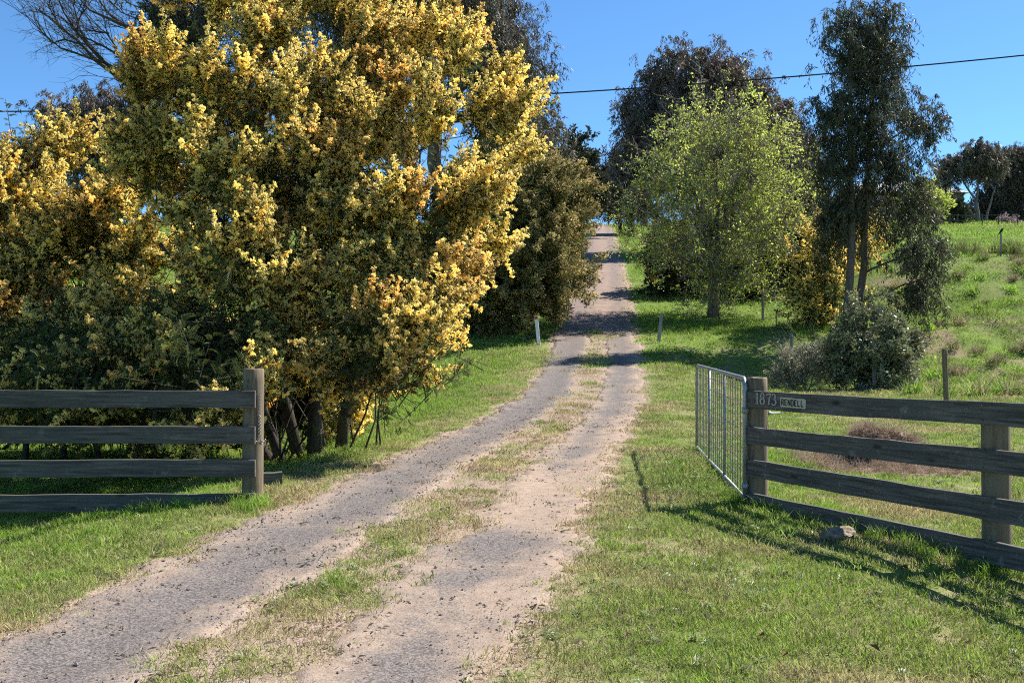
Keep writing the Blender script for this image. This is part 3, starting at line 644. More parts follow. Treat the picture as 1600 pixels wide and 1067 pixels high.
# right of the drive
b = gp(1120, 72); tree('gum_tree', 'broad bronze gum towering behind the bright green tree', 'tree', b,
     [(wob(b, P(1110, 280, 72), 5, .02), .5, .3), (wob(P(1110, 280, 72), P(1080, 140, 72), 4, .03), .26, .1), (wob(P(1110, 280, 72), P(1190, 170, 72), 4, .03), .26, .1)],
     [blob(1085, 130, 72, 52, 72), blob(1000, 175, 40, 42, 72), blob(1150, 150, 68, 50, 72), blob(1205, 205, 55, 55, 72), blob(1225, 275, 48, 70, 71), blob(1100, 220, 110, 70, 71.5), blob(1005, 235, 40, 38, 72), blob(1165, 290, 90, 70, 72), blob(1040, 100, 30, 25, 72), blob(1245, 230, 30, 40, 71)],
     [('gumbrown', 1), ('gumbig', .5)], M['bark_gum'], .8, 8, 1.0, hang=True, scale=1.1, seed=110, limbr=.16, twigr=.035, tintf=lambda q, tb: .75 * tb)
b = gp(1114, 42); sb = [(wob(b, P(1116, 430, 42), 3, .02), .26, .17)]
for (ex, ey, ed) in ((1085, 330, 41.5), (1120, 260, 42), (1150, 320, 42.5), (1060, 360, 42.5), (1190, 380, 41.5), (1110, 300, 43), (1160, 230, 42), (1070, 240, 42)):
    sb.append((wob(P(1116, 440, 42), P(ex, ey, ed), 6, .035), .12, .035))
tree('budding_tree', 'round tree in bright lime spring leaf with visible grey branches', 'tree', b, sb,
     [blob(1112, 230, 58, 50, 42), blob(1060, 290, 62, 66, 42), blob(1170, 280, 70, 75, 42), blob(1110, 350, 125, 85, 42), blob(1012, 325, 36, 50, 42), blob(1215, 350, 36, 58, 42), blob(1150, 425, 65, 50, 41.5), blob(1065, 405, 60, 45, 42), blob(1110, 465, 45, 30, 41.7), blob(1085, 185, 30, 30, 42), blob(1140, 175, 26, 28, 42), blob(1195, 225, 34, 34, 42), blob(1022, 262, 28, 26, 42), blob(1250, 320, 16, 24, 42)],
     [('bud', 1.0), ('budtwig', 1.0)], M['bark_grey'], 1.15, 5, .75, scale=1.2, seed=111, limbr=.05, twigr=.02, shell=(.4, 1.1), inner=.3, upw=.5, tintf=lambda q, tb: .5 * tb,
     weight=lambda q, out: [.35 + .65 * max(0, min(1, .65 + .5 * out.z + .4 * out.x)), .7])
b = gp(1065, 49); tree('dark_shrub', 'dense dark shrub under the bright green tree, nearer the driveway', 'shrub', b, [(wob(b, P(1065, 440, 49), 3, .03), .1, .05)],
     [blob(1060, 430, 50, 55, 49), blob(1100, 445, 50, 45, 48.5), blob(1052, 400, 28, 40, 50)], [('conifer', 1)], M['bark_dark'], 1.0, 7, .6, scale=.9, seed=112)
b = gp(1190, 48); tree('dark_shrub', 'dense dark shrub under the bright green tree, behind the wire fence', 'shrub', b, [(wob(b, P(1190, 440, 48), 3, .03), .1, .05)],
     [blob(1160, 440, 55, 52, 48), blob(1220, 430, 55, 65, 48), blob(1250, 360, 45, 70, 50)], [('conifer', 1)], M['bark_dark'], 1.0, 7, .6, scale=.9, seed=113)
b = gp(1327, 36); b2 = gp(1346, 37)
tree('gum_tree', 'tall narrow dark gum with two slender trunks standing behind the shrub', 'tree', b,
     [(wob(b, P(1329, 120, 36), 8, .008), .16, .07), (wob(P(1329, 120, 36), P(1330, 15, 36), 4, .01), .07, .03), (wob(b2, P(1365, 60, 37), 8, .01), .15, .05), (wob(P(1345, 400, 36.6), P(1385, 180, 36), 5, .02), .09, .04),
      (wob(P(1345, 430, 37), P(1440, 380, 36.5), 4, .03), .05, .025), (wob(P(1347, 470, 37), P(1430, 440, 36.5), 4, .03), .05, .02)],
     [blob(1335, 42, 42, 42, 36), blob(1388, 48, 36, 46, 36.5), blob(1325, 95, 42, 45, 36), blob(1385, 110, 38, 50, 36.5), blob(1305, 180, 42, 45, 36), blob(1360, 190, 55, 50, 36), blob(1430, 195, 38, 38, 36.5), blob(1320, 260, 48, 50, 36), blob(1400, 260, 52, 45, 36),
      blob(1340, 320, 60, 40, 36.5), blob(1420, 330, 38, 40, 36.5), blob(1440, 395, 32, 45, 36), blob(1425, 455, 40, 30, 36), blob(1300, 345, 30, 40, 36)],
     [('gumdark', 1)], M['bark_gum'], 1.45, 7, .6, hang=True, scale=1.15, seed=114, limbr=.05, twigr=.014, shell=(.45, 1.05))
b = gp(1285, 39); tree('wattle_tree', 'small yellow wattle half hidden beside the twin-trunked gum', 'tree', b, [(wob(b, P(1285, 420, 39), 4, .04), .08, .04), (wob(b + Vector((.3, .2, 0)), P(1320, 400, 39), 4, .04), .07, .03)],
     [blob(1280, 400, 32, 45, 39), blob(1265, 460, 28, 38, 38.5), blob(1310, 375, 35, 35, 39), blob(1295, 470, 40, 40, 38.5), blob(1345, 390, 25, 40, 40)], [('flower', 1), ('wleaf', 1)], M['bark_dark'], 2.2, 7, .5, scale=1.9, seed=115,
     weight=lambda q, out: [.8, .3], tintf=lambda q, tb: .1 * tb)
b = gp(1365, 30); tree('glossy_shrub', 'large leafy shrub with shiny dark leaves behind the house-number fence', 'shrub', b, [(wob(b + rv(.1) * Vector((1, 1, 0)).length, P(1365 + dx, 530, 30), 4, .05), .04, .015) for dx in (-50, -20, 10, 40)],
     [blob(1362, 535, 50, 44, 30), blob(1350, 503, 28, 28, 30), blob(1325, 565, 34, 34, 29.8), blob(1402, 560, 36, 40, 30), blob(1370, 575, 46, 32, 29.5)], [('gloss', 1)], M['bark_dark'], 3.0, 7, .34, scale=1.15, seed=116, twigr=.008, limbr=.02)
b = gp(1262, 30.6); tree('grey_shrub', 'low grey-leaved shrub spreading beside the larger glossy one', 'shrub', b, [(wob(b, P(1255 + dx, 570, 30.6), 4, .06), .025, .01) for dx in (-25, 0, 25)],
     [blob(1255, 572, 36, 26, 30.6), blob(1285, 560, 30, 32, 30.8), blob(1228, 588, 24, 14, 30.4)], [('greyleaf', 1), ('twig', .3)], M['twig'], 4.2, 8, .3, scale=.95, seed=117, twigr=.007, limbr=.015)
# far field
b = gp(1528, 106); tree('gum_tree', 'distant open gum with a leaning pale limb at the edge of the field', 'tree', b,
     [(wob(b, P(1525, 310, 106), 4, .02), .26, .17), (wob(P(1525, 312, 106), P(1490, 258, 106), 4, .03), .12, .05), (wob(P(1526, 312, 106), P(1530, 255, 106), 4, .03), .12, .05), (wob(P(1528, 345, 106), P(1482, 295, 106), 5, .03), .16, .05), (wob(P(1535, 360, 106), P(1556, 290, 106), 5, .03), .15, .06)],
     [blob(1500, 250, 24, 18, 106), blob(1528, 240, 24, 16, 106), blob(1485, 268, 12, 16, 106), blob(1552, 252, 22, 18, 106), blob(1470, 292, 9, 12, 106)],
     [('gumbig', 1)], M['bark_mallee'], .8, 8, 1.1, hang=True, scale=1.4, seed=118, limbr=.1, twigr=.03, tintf=lambda q, tb: .5 * tb)
b = gp(1562, 112); tree('gum_tree', 'distant heavy gum at the field edge beside the open leaning one', 'tree', b, [(wob(b, P(1560, 290, 112), 4, .02), .36, .2), (wob(P(1560, 345, 112), P(1590, 280, 112), 4, .03), .2, .08)],
     [blob(1575, 245, 32, 22, 112), blob(1600, 270, 40, 35, 112), blob(1580, 305, 40, 30, 112), blob(1545, 320, 22, 22, 113), blob(1620, 300, 40, 50, 112)],
     [('gumbig', 1)], M['bark_mallee'], .7, 8, 1.2, hang=True, scale=1.5, seed=119, limbr=.1, twigr=.03, tintf=lambda q, tb: .5 * tb)
b = gp(1443, 100); tree('sapling', 'pale young tree with thin new leaf in front of the house roof', 'tree', b, [(wob(b, P(1443, 320, 100), 4, .02), .1, .06)],
     [blob(1443, 305, 28, 26, 100), blob(1465, 318, 20, 18, 100), blob(1420, 320, 20, 20, 100), blob(1450, 335, 22, 12, 100)], [('budfar', 1), ('twig', 2.0)], M['twig'], 1.0, 5, .8, scale=1.5, seed=120, shell=(.4, 1))
b = gp(1495, 103); tree('round_bush', 'round olive and golden bush beside the house', 'bush', b, [(wob(b, P(1495, 345, 103), 3, .02), .1, .05)],
     [blob(1492, 338, 22, 16, 103), blob(1465, 342, 18, 12, 103)], [('conifer', 1), ('flower', .4)], M['bark_dark'], 1.0, 7, .6, scale=1.2, seed=121)
b = gp(1573, 104); tree('flowering_bush', 'pink flowering bush under the distant heavy gum', 'bush', b, [(wob(b, P(1573, 352, 104), 3, .02), .06, .04)],
     [blob(1573, 351, 13, 8, 104)], [('pink', 1)], M['bark_dark'], 1.2, 7, .5, scale=1.0, seed=122)
b = gp(1548, 116); tree('hedge_bush', 'dark bush mass behind the distant gum trunks', 'bush', b, [(wob(b, P(1548, 345, 116), 3, .02), .1, .05)],
     [blob(1552, 342, 22, 16, 116), blob(1590, 342, 34, 16, 117)], [('conifer', 1)], M['bark_dark'], .7, 7, .9, scale=1.4, seed=123)
b = gp(-40, 118); tree('gum_tree', 'distant gum at the far edge of the lower paddock', 'tree', b, [(wob(b, P(-40, 330, 118), 4, .02), .3, .15)],
     [blob(-40, 320, 60, 50, 118), blob(30, 350, 50, 40, 118)], [('gumbig', 1)], M['bark_gum'], .5, 6, 1.2, hang=True, scale=1.5, seed=124)

# ------------------------------------------------------------------ fences
def rail_mesh(mb, L, h, t, seed):
    """a sawn plank along +x with slightly uneven edges"""
    rng = random.Random(seed); n = max(4, int(L / .25)); V = []; F = []; bow = rng.uniform(-.012, .012); ph = rng.uniform(0, 6)
    for i in range(n + 1):
        x = L * i / n; w_ = bow * math.sin(x * 1.15 + ph); a, c = w_ + rng.uniform(-.004, .004), w_ + rng.uniform(-.004, .004); b = .004; y0, y1 = -t / 2 + rng.uniform(-.0015, .0015), t / 2
        for (yy, zz) in ((y0 + b, a), (y1 - b, a), (y1, a + b), (y1, h + c - b), (y1 - b, h + c), (y0 + b, h + c), (y0, h + c - b), (y0, a + b)): V.append((x, yy, zz))
    for i in range(n):
        for k in range(8): F.append((i * 8 + k, (i + 1) * 8 + k, (i + 1) * 8 + (k + 1) % 8, i * 8 + (k + 1) % 8))
    F.append(tuple(range(8))); F.append(tuple(n * 8 + k for k in range(8))[::-1]); mb.add(V, F)
def post_mesh(mb, h, r, seed, sides=20, below=.35):
    rng = random.Random(seed); V = []; F = []; zs = [-below, 0, h * .3, h * .6, h * .9, h - .012, h]; ph = [rng.uniform(.97, 1.03) for _ in range(sides)]
    for i, z in enumerate(zs):
        rr = r * (1.03 - .05 * i / 6) * (.93 if i == 6 else 1)
        for k in range(sides): a = 2 * math.pi * k / sides; V.append((rr * ph[k] * math.cos(a), rr * ph[k] * math.sin(a), z + (rng.uniform(-.003, .003) if i > 4 else 0)))
    for i in range(6):
        for k in range(sides): k2 = (k + 1) % sides; F.append((i * sides + k, i * sides + k2, (i + 1) * sides + k2, (i + 1) * sides + k))
    V.append((0, 0, h - .003)); c = len(V) - 1
    for k in range(sides): F.append((6 * sides + k, 6 * sides + (k + 1) % sides, c))
    mb.add(V, F)
RAILZ = [1.045, .705, .378, .052]; RH = .165
def plank_fence(p0, ang, start, end, posts, label, tops, seed):
    """rails along local +x on the -y face of the posts"""
    root = empty('plank_fence', (p0[0], p0[1], 0), ang); tag(root, label, 'fence')
    rails = []
    for i, z in enumerate(RAILZ):
        mb = MB(); rail_mesh(mb, end - start, RH, .042, seed + i); o = mb.obj('rail', [M['rail']], root); rng = random.Random(seed * 3 + i)
        o.location = (start + rng.uniform(-.012, .012), -.118, z + rng.uniform(-.006, .006)); o.rotation_euler = (0, R(rng.uniform(-.12, .12)), 0); rails.append(o)
        for px_ in posts:
            for dz in (.045, .118):
                nb = MB(); nb.octa((px_ - start + rng.uniform(-.03, .03), -.0215, dz), .008); q = nb.obj('nail', [M['rust']], o)
    ca, sa = math.cos(ang), math.sin(ang)
    for j, (px_, top) in enumerate(zip(posts, tops)):
        wx, wy = p0[0] + ca * px_, p0[1] + sa * px_; g = gz(wx, wy); mb = MB(); post_mesh(mb, top - g, .1, seed + 50 + j)
        o = mb.obj('post', [M['post']], root, True); o.location = (px_, 0, g); o.rotation_euler = (R(random.uniform(-.8, .8)), R(random.uniform(-.8, .8)), random.uniform(0, 6))
        for e in o.data.polygons:
            if len(e.vertices) == 3: e.use_smooth = False
    return root, rails
PL = (-2.507, 10.2)
plank_fence(PL, 0.0, -6.2, .055, [0, -2.85, -5.75], 'grey plank fence in front of the golden wattles, on the side without the gate', [1.41, 1.24, 1.24], 11)
PR = (2.37, 10.2); angR = math.atan2(-2.53, 1.15)
dR = Vector((1.15, -2.53)).normalized(); face0 = Vector(PR) + Vector((math.sin(angR), -math.cos(angR))) * .139
def s_at(px):                      # distance along the rail face for a photo column
    k = (px - 800) / FPX; return (k * face0.y - face0.x) / (dR.x - k * dR.y)
S_START = s_at(1166.0)
rf, rrails = plank_fence(PR, angR, S_START, 7.0, [0, 2.78, 5.6], 'dark plank fence carrying the house number and name plate, beside the steel gate', [1.325, 1.205, 1.2], 31)
# numerals and name plate on the top rail
def ribbon(mb, pts, ws, th=.004, mat=0):
    """flat stroke in the x-z plane, facing -y"""
    n = len(pts); V = []; F = []
    for i in range(n):
        a = Vector(pts[max(i - 1, 0)]); c = Vector(pts[min(i + 1, n - 1)]); t = (c - a).normalized(); nn = Vector((-t.y, t.x)); w_ = ws[i] if hasattr(ws, '__len__') else ws
        for sg in (-1, 1):
            q = Vector(pts[i]) + nn * sg * w_ / 2; V += [(q.x, 0, q.y), (q.x, -th, q.y)]
    for i in range(n - 1):
        a, b_ = i * 4, (i + 1) * 4; F += [(a + 1, b_ + 1, b_ + 3, a + 3), (a, a + 2, b_ + 2, b_), (a, b_, b_ + 1, a + 1), (a + 2, a + 3, b_ + 3, b_ + 2)]
    F += [(0, 1, 3, 2), ((n - 1) * 4, (n - 1) * 4 + 2, (n - 1) * 4 + 3, (n - 1) * 4 + 1)]; mb.add(V, F, mat)
def arc(cx, cz, rx, rz, a0, a1, n, thick, thin):
    pts, ws = [], []
    for i in range(n + 1):
        a = R(a0 + (a1 - a0) * i / n); pts.append((cx + rx * math.cos(a), cz + rz * math.sin(a))); ws.append(thin + (thick - thin) * abs(math.cos(a)))
    return pts, ws
def digit(ch):
    mb = MB(); T, t = .17, .07
    if ch == '1': ribbon(mb, [(.3, .02), (.3, 1)], T); ribbon(mb, [(.08, .035), (.52, .035)], t); ribbon(mb, [(.06, .82), (.3, .97)], t)
    if ch == '8': ribbon(mb, *arc(.35, .74, .21, .23, 0, 360, 22, T * .85, t)); ribbon(mb, *arc(.35, .27, .26, .24, 0, 360, 22, T, t))
    if ch == '7': ribbon(mb, [(.06, .93), (.64, .93)], .12); ribbon(mb, [(.09, .76), (.09, .95)], t); ribbon(mb, [(.61, .93), (.42, .55), (.31, .02)], [t, T * .8, T])
    if ch == '3': ribbon(mb, *arc(.28, .75, .22, .22, 150, -90, 18, T * .85, t)); ribbon(mb, *arc(.28, .28, .27, .26, 90, -150, 18, T, t))
    return mb
LET = {'R': [([(0, 0), (0, 1)],), ([(0, .95), (.28, .95), (.42, .85), (.42, .62), (.28, .5), (0, .5)],), ([(.2, .5), (.46, 0)],)],
       'E': [([(0, 0), (0, 1)],), ([(0, .94), (.4, .94)],), ([(0, .5), (.34, .5)],), ([(0, .06), (.4, .06)],)],
       'N': [([(0, 0), (0, 1)],), ([(.44, 0), (.44, 1)],), ([(0, .98), (.44, .02)],)],
       'D': [([(0, 0), (0, 1)],), ([(0, .95), (.24, .95), (.42, .8), (.42, .2), (.24, .05), (0, .05)],)],
       'L': [([(0, 0), (0, 1)],), ([(0, .06), (.4, .06)],)]}
top = rrails[0]
for ch, px in (('1', 1179.5), ('8', 1186.5), ('7', 1196.5), ('3', 1204.8)):
    o = digit(ch).obj('house_number', [M['digit']], top); s0 = s_at(px) - S_START; o.location = (s0, -.0225, .034); o.scale = (.115 if ch != '1' else .105, 1, .108)
    tag(o, 'weathered metal numeral ' + ch)
s0, s1 = s_at(1219) - S_START, s_at(1258.5) - S_START; pw = s1 - s0; ph = .088
mb = MB(); cr_ = .014; outl = []
for (cx, cz, a0) in ((pw - cr_, ph - cr_, 0), (cr_, ph - cr_, 90), (cr_, cr_, 180), (pw - cr_, cr_, 270)):
    for i in range(5): a = R(a0 + 22.5 * i); outl.append((cx + cr_ * math.cos(a), cz + cr_ * math.sin(a)))
n = len(outl); V = [(x, 0, z) for x, z in outl] + [(x, -.006, z) for x, z in outl]
mb.add(V, [tuple(range(n)), tuple(range(2 * n - 1, n - 1, -1))] + [(i, n + i, n + (i + 1) % n, (i + 1) % n) for i in range(n)])
lx = .02; step = (pw - .034) / 7
for ch in 'RENDELL':
    for st in LET[ch]:
        ribbon(mb, [(lx + p[0] * step * 1.45, .016 + p[1] * .056) for p in st[0]], .0115, .0078, 1)
    lx += step
pl = mb.obj('name_plate', [M['cream'], M['black']], top); pl.location = (s0, -.0225, .026); pl.rotation_euler = (0, R(.6), 0); tag(pl, 'cream name plate with black capital letters')

# ------------------------------------------------------------------ steel gate, standing open
GA = Vector((2.235, 10.14)); GB = Vector((2.60, 14.85)); gl = (GB - GA).length; gang = math.atan2(GB.y - GA.y, GB.x - GA.x)
gate = empty('farm_gate', (GA.x, GA.y, .165), gang); gate.rotation_euler = (0, -math.atan2(.055, gl), gang); tag(gate, 'galvanised tube and mesh farm gate standing open along the driveway', 'gate')
GH = 1.15; cr_ = .11; fr = []
def corner(cx, cz, a0):
    for i in range(7): a = R(a0 + 15 * i); fr.append((cx + cr_ * math.cos(a), 0, cz + cr_ * math.sin(a)))
corner(gl - cr_, GH - cr_, 0); corner(cr_, GH - cr_, 90); fr.append((0, 0, 0)); fr2 = [(gl, 0, 0)] + fr
mb = MB(); mb.tube(fr2, .0215, 10); mb.obj('frame', [M['galv']], gate, True)
mb = MB(); mb.tube([(-.02, 0, .0), (gl + .02, 0, .0)], .0205, 10); mb.obj('bottom_rail', [M['galv']], gate, True)
for t in (.335, .665):
    mb = MB(); mb.tube([(gl * t, 0, .018), (gl * t, 0, GH - .018)], .017, 8); mb.obj('upright', [M['galv']], gate, True)
mv = MB(); mv.tube([(0, -.012, .0), (0, -.012, GH)], .0052, 4); vm = None
nv_ = 24
for i in range(1, nv_):
    if vm is None: vo = mv.obj('vertical_wire', [M['wire']], gate); vm = vo.data
    else: vo = bpy.data.objects.new('vertical_wire', vm); COL.objects.link(vo); vo.parent = gate
    vo.location = (gl * i / nv_, 0, 0)
mh = MB(); mh.tube([(0, -.016, 0), (gl, -.016, 0)], .0052, 4); hm = None
for z in (.08, .16, .245, .335, .43, .53, .64, .76, .89, 1.03):
    if hm is None: ho = mh.obj('horizontal_wire', [M['wire']], gate); hm = ho.data
    else: ho = bpy.data.objects.new('horizontal_wire', hm); COL.objects.link(ho); ho.parent = gate
    ho.location = (0, 0, z)
for z in (.845, .12):
    mb = MB(); mb.tube([(-.0, 0, z - .03), (0, 0, z + .03)], .03, 10); mb.tube([(0, 0, z), (.03, -.05, z), (.06, -.13, z)], .011, 8)
    mb.obj('hinge', [M['galv']], gate, True)
mb = MB(); q = gate.matrix_basis.inverted()
mb.tube([q @ Vector((PR[0] - .11, 10.17, .98)), q @ Vector((PR[0] + .22, 10.2, .98))], .0085, 8); mb.tube([q @ Vector((PR[0] + .1, 10.19, .98)), q @ Vector((PR[0] + .125, 10.192, .98))], .018, 6)
mb.obj('hinge_bolt', [M['galv']], gate, True)
# chain hanging on the other gatepost
chain = empty('gate_chain', (PL[0] + .085, PL[1] - .075, 0)); tag(chain, 'short steel chain hanging on the gatepost of the fence without the gate', 'chain')
def link(mb, c, d, s=.021):
    d = Vector(d).normalized(); a = perp(d) if random.random() < .5 else perp(d).cross(d); pts = [Vector(c) + d * s * math.cos(t) + a * s * .55 * math.sin(t) for t in [i * math.pi / 4 for i in range(9)]]
    mb.tube(pts, .0042, 5, cap=False)
cz = [(0, 0, 1.14 - .033 * i) for i in range(12)] + [(.005 + .012 * math.sin(i), -.01, .72 - .012 * i) for i in range(3)] + [(-.03 - .02 * i, -.02, .70 + .004 * i) for i in range(3)] + [(.03, -.0, .71), (.05, .02, .715)]
for i, c in enumerate(cz): mb = MB(); link(mb, c, (0.05, 0, 1) if i < 12 else rdir()); mb.obj('link', [M['wire']], chain, True)
# sleeper behind the gatepost
sx, sy = X(421, 11.2), 11.25
mb = MB(); rail_mesh(mb, .42, .16, .11, 77); o = mb.obj('timber_offcut', [M['rail']]); o.location = (sx - .3, sy, gz(sx, sy) - .03); o.rotation_euler = (0, R(-2), R(12)); tag(o, 'dark timber offcut lying in grass behind the chained gatepost', 'timber')

# ------------------------------------------------------------------ roadside markers, sign, wire fence
def marker(px, D, h, lean, label, red):
    x = X(px, D); root = empty('marker_post', (x, D, gz(x, D)), R(-8)); root.rotation_euler = (0, R(lean), R(-6)); tag(root, label, 'post')
    mb = MB(); V = []
    for z in (-.25, h - .02, h):
        s = .93 if z == h else 1
        V += [(-.055 * s, -.028 * s, z), (.055 * s, -.028 * s, z), (.055 * s, .028 * s, z), (-.055 * s, .028 * s, z)]
    F = [(0, 1, 5, 4), (1, 2, 6, 5), (2, 3, 7, 6), (3, 0, 4, 7), (4, 5, 9, 8), (5, 6, 10, 9), (6, 7, 11, 10), (7, 4, 8, 11), (8, 9, 10, 11)]; mb.add(V, F)
    mb.obj('stake', [M['white'] if red else M['greypost']], root)
    if red: mb = MB(); mb.box((0, -.031, h - .07), (.05, .004, .05)); mb.obj('reflector', [M['red']], root); mb = MB(); mb.box((0, 0, h + .015), (.05, .026, .014)); mb.obj('cap', [M['red']], root)
marker(842, 35, .98, -5.5, 'white painted marker post with red top leaning beside the driveway', True)
marker(1029, 35.5, .98, 6, 'plain grey marker post leaning on the verge opposite the white one', False)
x, D = X(1022, 47.5), 47.5; sg = empty('warning_sign', (x, D, gz(x, D))); tag(sg, 'faded orange triangular sign on a thin stake at the driveway edge', 'sign')
mb = MB(); mb.tube([(0, 0, -.2), (0, 0, 1.55)], .022, 6); mb.obj('stake', [M['rust']], sg)
mb = MB(); a = .36; V = [(-a, -.03, 1.28), (a, -.03, 1.28), (a * 1.02, -.03, 1.2), (.03, -.03, .62), (-.03, -.03, .62), (-a * 1.02, -.03, 1.2)]; V += [(p[0], -.022, p[2]) for p in V]
mb.add(V, [(0, 5, 4, 3, 2, 1), (6, 7, 8, 9, 10, 11)] + [(i, (i + 1) % 6, 6 + (i + 1) % 6, 6 + i) for i in range(6)]); mb.obj('plate', [M['sign']], sg)
mb = MB(); mb.box((0, 0, 1.50), (.22, .012, .015)); mb.obj('crossbar', [M['rust']], sg)
wf = empty('wire_fence', gp(1237, 34.5)); tag(wf, 'post and wire fence running past the shrubs up to the bright green tree', 'fence'); WB = Vector(wf.location)
wpos = [(1192, 41, 1.12, .05, 'greypost'), (1213, 37.5, .85, .02, 'rust'), (1237, 34.5, 1.05, .055, 'greypost'), (1366, 29.2, 1.25, .06, 'greypost'), (1479, 24, 1.32, .06, 'post')]
tops = []
for i, (px, D, h, r_, mt) in enumerate(wpos):
    x = X(px, D); g = gz(x, D); mb = MB(); post_mesh(mb, h, r_, 200 + i, 12, .3); o = mb.obj('star_picket' if mt == 'rust' else 'post', [M[mt]], wf, True); o.location = Vector((x, D, g)) - WB; o.rotation_euler = (R(random.uniform(-2, 2)), R(-3.0 if i == 4 else random.uniform(-2, 2)), 0); tops.append(Vector((x, D, g)))
for k in range(4):
    mb = MB()
    for i in range(3):
        z = .25 + .24 * k; f0 = wpos[i][2] / 1.1; a_, b_ = tops[i] - WB, tops[min(i + 1, 2)] - WB
        if i < 2: mb.tube([a_ + Vector((0, 0, z * f0)), b_ + Vector((0, 0, z * wpos[i + 1][2] / 1.1))], .004, 4)
    mb.obj('wire', [M['wire']], wf)

# ------------------------------------------------------------------ rock, straw heap
def rock_mesh(mb, r, seed, sub=3):
    import bmesh
    bm = bmesh.new(); bmesh.ops.create_icosphere(bm, subdivisions=sub, radius=1); rng = np.random.default_rng(seed); o1, o2 = rng.uniform(0, 50, 2)
    for v in bm.verts:
        c = v.co.copy(); n_ = float(fbm(c.x * 1.3 + o1, c.y * 1.3 + c.z * 1.7 + o2, 1.1)) - .5; n2 = float(vnoise(c.x * 5 + o2, c.y * 5 + c.z * 4 + o1)) - .5
        v.co = Vector((c.x * r[0], c.y * r[1], c.z * r[2])) * (1 + n_ * .7 + n2 * .16)
        if c.x > .35 and c.z < .35 and c.y < .2: v.co *= .72
    idx = {v: i for i, v in enumerate(bm.verts)}; mb.add([tuple(v.co) for v in bm.verts], [tuple(idx[v] for v in f.verts) for f in bm.faces]); bm.free()
rx_, ry_ = X(1310, 8.35), 8.35; mb = MB(); rock_mesh(mb, (.14, .11, .095), 5, 4); o = mb.obj('rock', [M['rock']], None, False); o.location = (rx_, ry_, gz(rx_, ry_) + .02); o.rotation_euler = (.1, -.15, .3); tag(o, 'brown lichened rock in long grass under the bottom fence plank', 'rock')
hay = empty('straw_heap', (HAY[0], HAY[1], gz(*HAY))); tag(hay, 'heap of dry brown grass clippings on the lawn behind the fence', 'heap')
mb = MB(); rock_mesh(mb, (.36, .34, .52), 9); rock_mesh(mb, (.36, .3, .44), 10); nvh = len(mb.v) // 2
mb.v = [(v[0] - .15, v[1], max(v[2] + .05, -.12)) if i < nvh else (v[0] + .3, v[1] - .1, max(v[2], -.12)) for i, v in enumerate(mb.v)]
core = mb.obj('core', [M['heap']], hay); core.scale = (.78, .72, .74)
pp, dd = [], []
for i in range(420):
    vtx = Vector(random.choice(mb.v))
    if vtx.z < -.1: continue
    pp.append(Vector((vtx.x * .8, vtx.y * .74, vtx.z * .74))); dd.append(tuple(Vector((vtx.x, vtx.y, .35)).normalized() * .7 + rv(.7)))
for i in range(330):
    a, r_ = random.uniform(0, 6.283), 1.15 * math.sqrt(random.random()); q = Vector((r_ * 1.05 * math.cos(a), r_ * math.sin(a) - .1, 0)); q.z = gz(HAY[0] + q.x, HAY[1] + q.y) - hay.location.z
    pp.append(q); dd.append((random.uniform(-1, 1), random.uniform(-1, 1), .25))
tw = MB(); tw.tube([(0, 0, .1), (.1, 0, .2)], .004, 3)
o = scatter('straw', tw, [M['straw']], SP['strawpile'], pp, euler_from_dirs(np.array(dd), RNG.uniform(0, 6.28, len(dd))), RNG.uniform(.55, 1.0, len(pp)), RNG.integers(0, 2, len(pp)), RNG.random(len(pp)) * .6, hay); o['kind'] = 'stuff'

# ------------------------------------------------------------------ far house, far fence, bird, cables
hx, hy = X(1398, 118), 118.0; hz = gz(hx, hy); house = empty('house', (hx, hy, hz)); tag(house, 'low house with pale metal roof behind the young tree', 'house')
W_, Dp, hh = 6.0, 4.0, 2.5
mb = MB(); mb.box((0, 0, hh / 2 - .3), (W_, Dp, hh / 2 + .3)); mb.obj('wall', [M['wall']], house)
mb = MB(); e = .5; rz_ = hh + 1.7
V = [(-W_ - e, -Dp - e, hh - .1), (W_ + e, -Dp - e, hh - .1), (W_ + e, Dp + e, hh - .1), (-W_ - e, Dp + e, hh - .1), (-W_ + 2, 0, rz_), (W_ - 2, 0, rz_)]
mb.add(V, [(0, 1, 5, 4), (1, 2, 5), (2, 3, 4, 5), (3, 0, 4), (0, 3, 2, 1)]); mb.obj('roof', [M['roof']], house)
for wx in (-3.8, -1.0, 3.6):
    mb = MB(); mb.box((wx, -Dp - .02, 1.45), (.7, .03, .55)); wo_ = mb.obj('window', [M['white']], house)
    for sx_ in (-.33, .33): mb = MB(); mb.box((wx + sx_, -Dp - .06, 1.45), (.29, .012, .47)); mb.obj('pane', [M['glass']], wo_)
mb = MB(); mb.box((1.4, -Dp - .02, 1.0), (.45, .03, 1.0)); mb.obj('door', [M['white']], house)
ff = empty('paddock_fence', gp(1490, 99)); tag(ff, 'distant grey post and rail fence across the mown field', 'fence'); FB = Vector(ff.location); prev = None
for px in (1458, 1484, 1496, 1509, 1535, 1560, 1590):
    q = gp(px, 99) - FB; mb = MB(); post_mesh(mb, 1.1, .07, px, 8, .2); o = mb.obj('post', [M['rail']], ff); o.location = q
    if prev is not None:
        for z in ((1.0,) if px > 1510 else (1.0, .5)): mb = MB(); mb.tube([prev + Vector((0, -.1, z)), q + Vector((0, -.1, z))], .035, 4); mb.obj('rail', [M['rail']], ff)
    prev = q
bx, by = X(1564, 44), 44.0; bz = gz(bx, by); mb = MB(); post_mesh(mb, .95, .035, 400, 8, .2); st = mb.obj('stake', [M['greypost']]); st.location = (bx, by, bz); tag(st, 'thin weathered stake on top of the grassy bank', 'stake')
bird = empty('bird', (bx, by, bz + .95)); tag(bird, 'small black bird perched on a stake above the bank', 'bird')
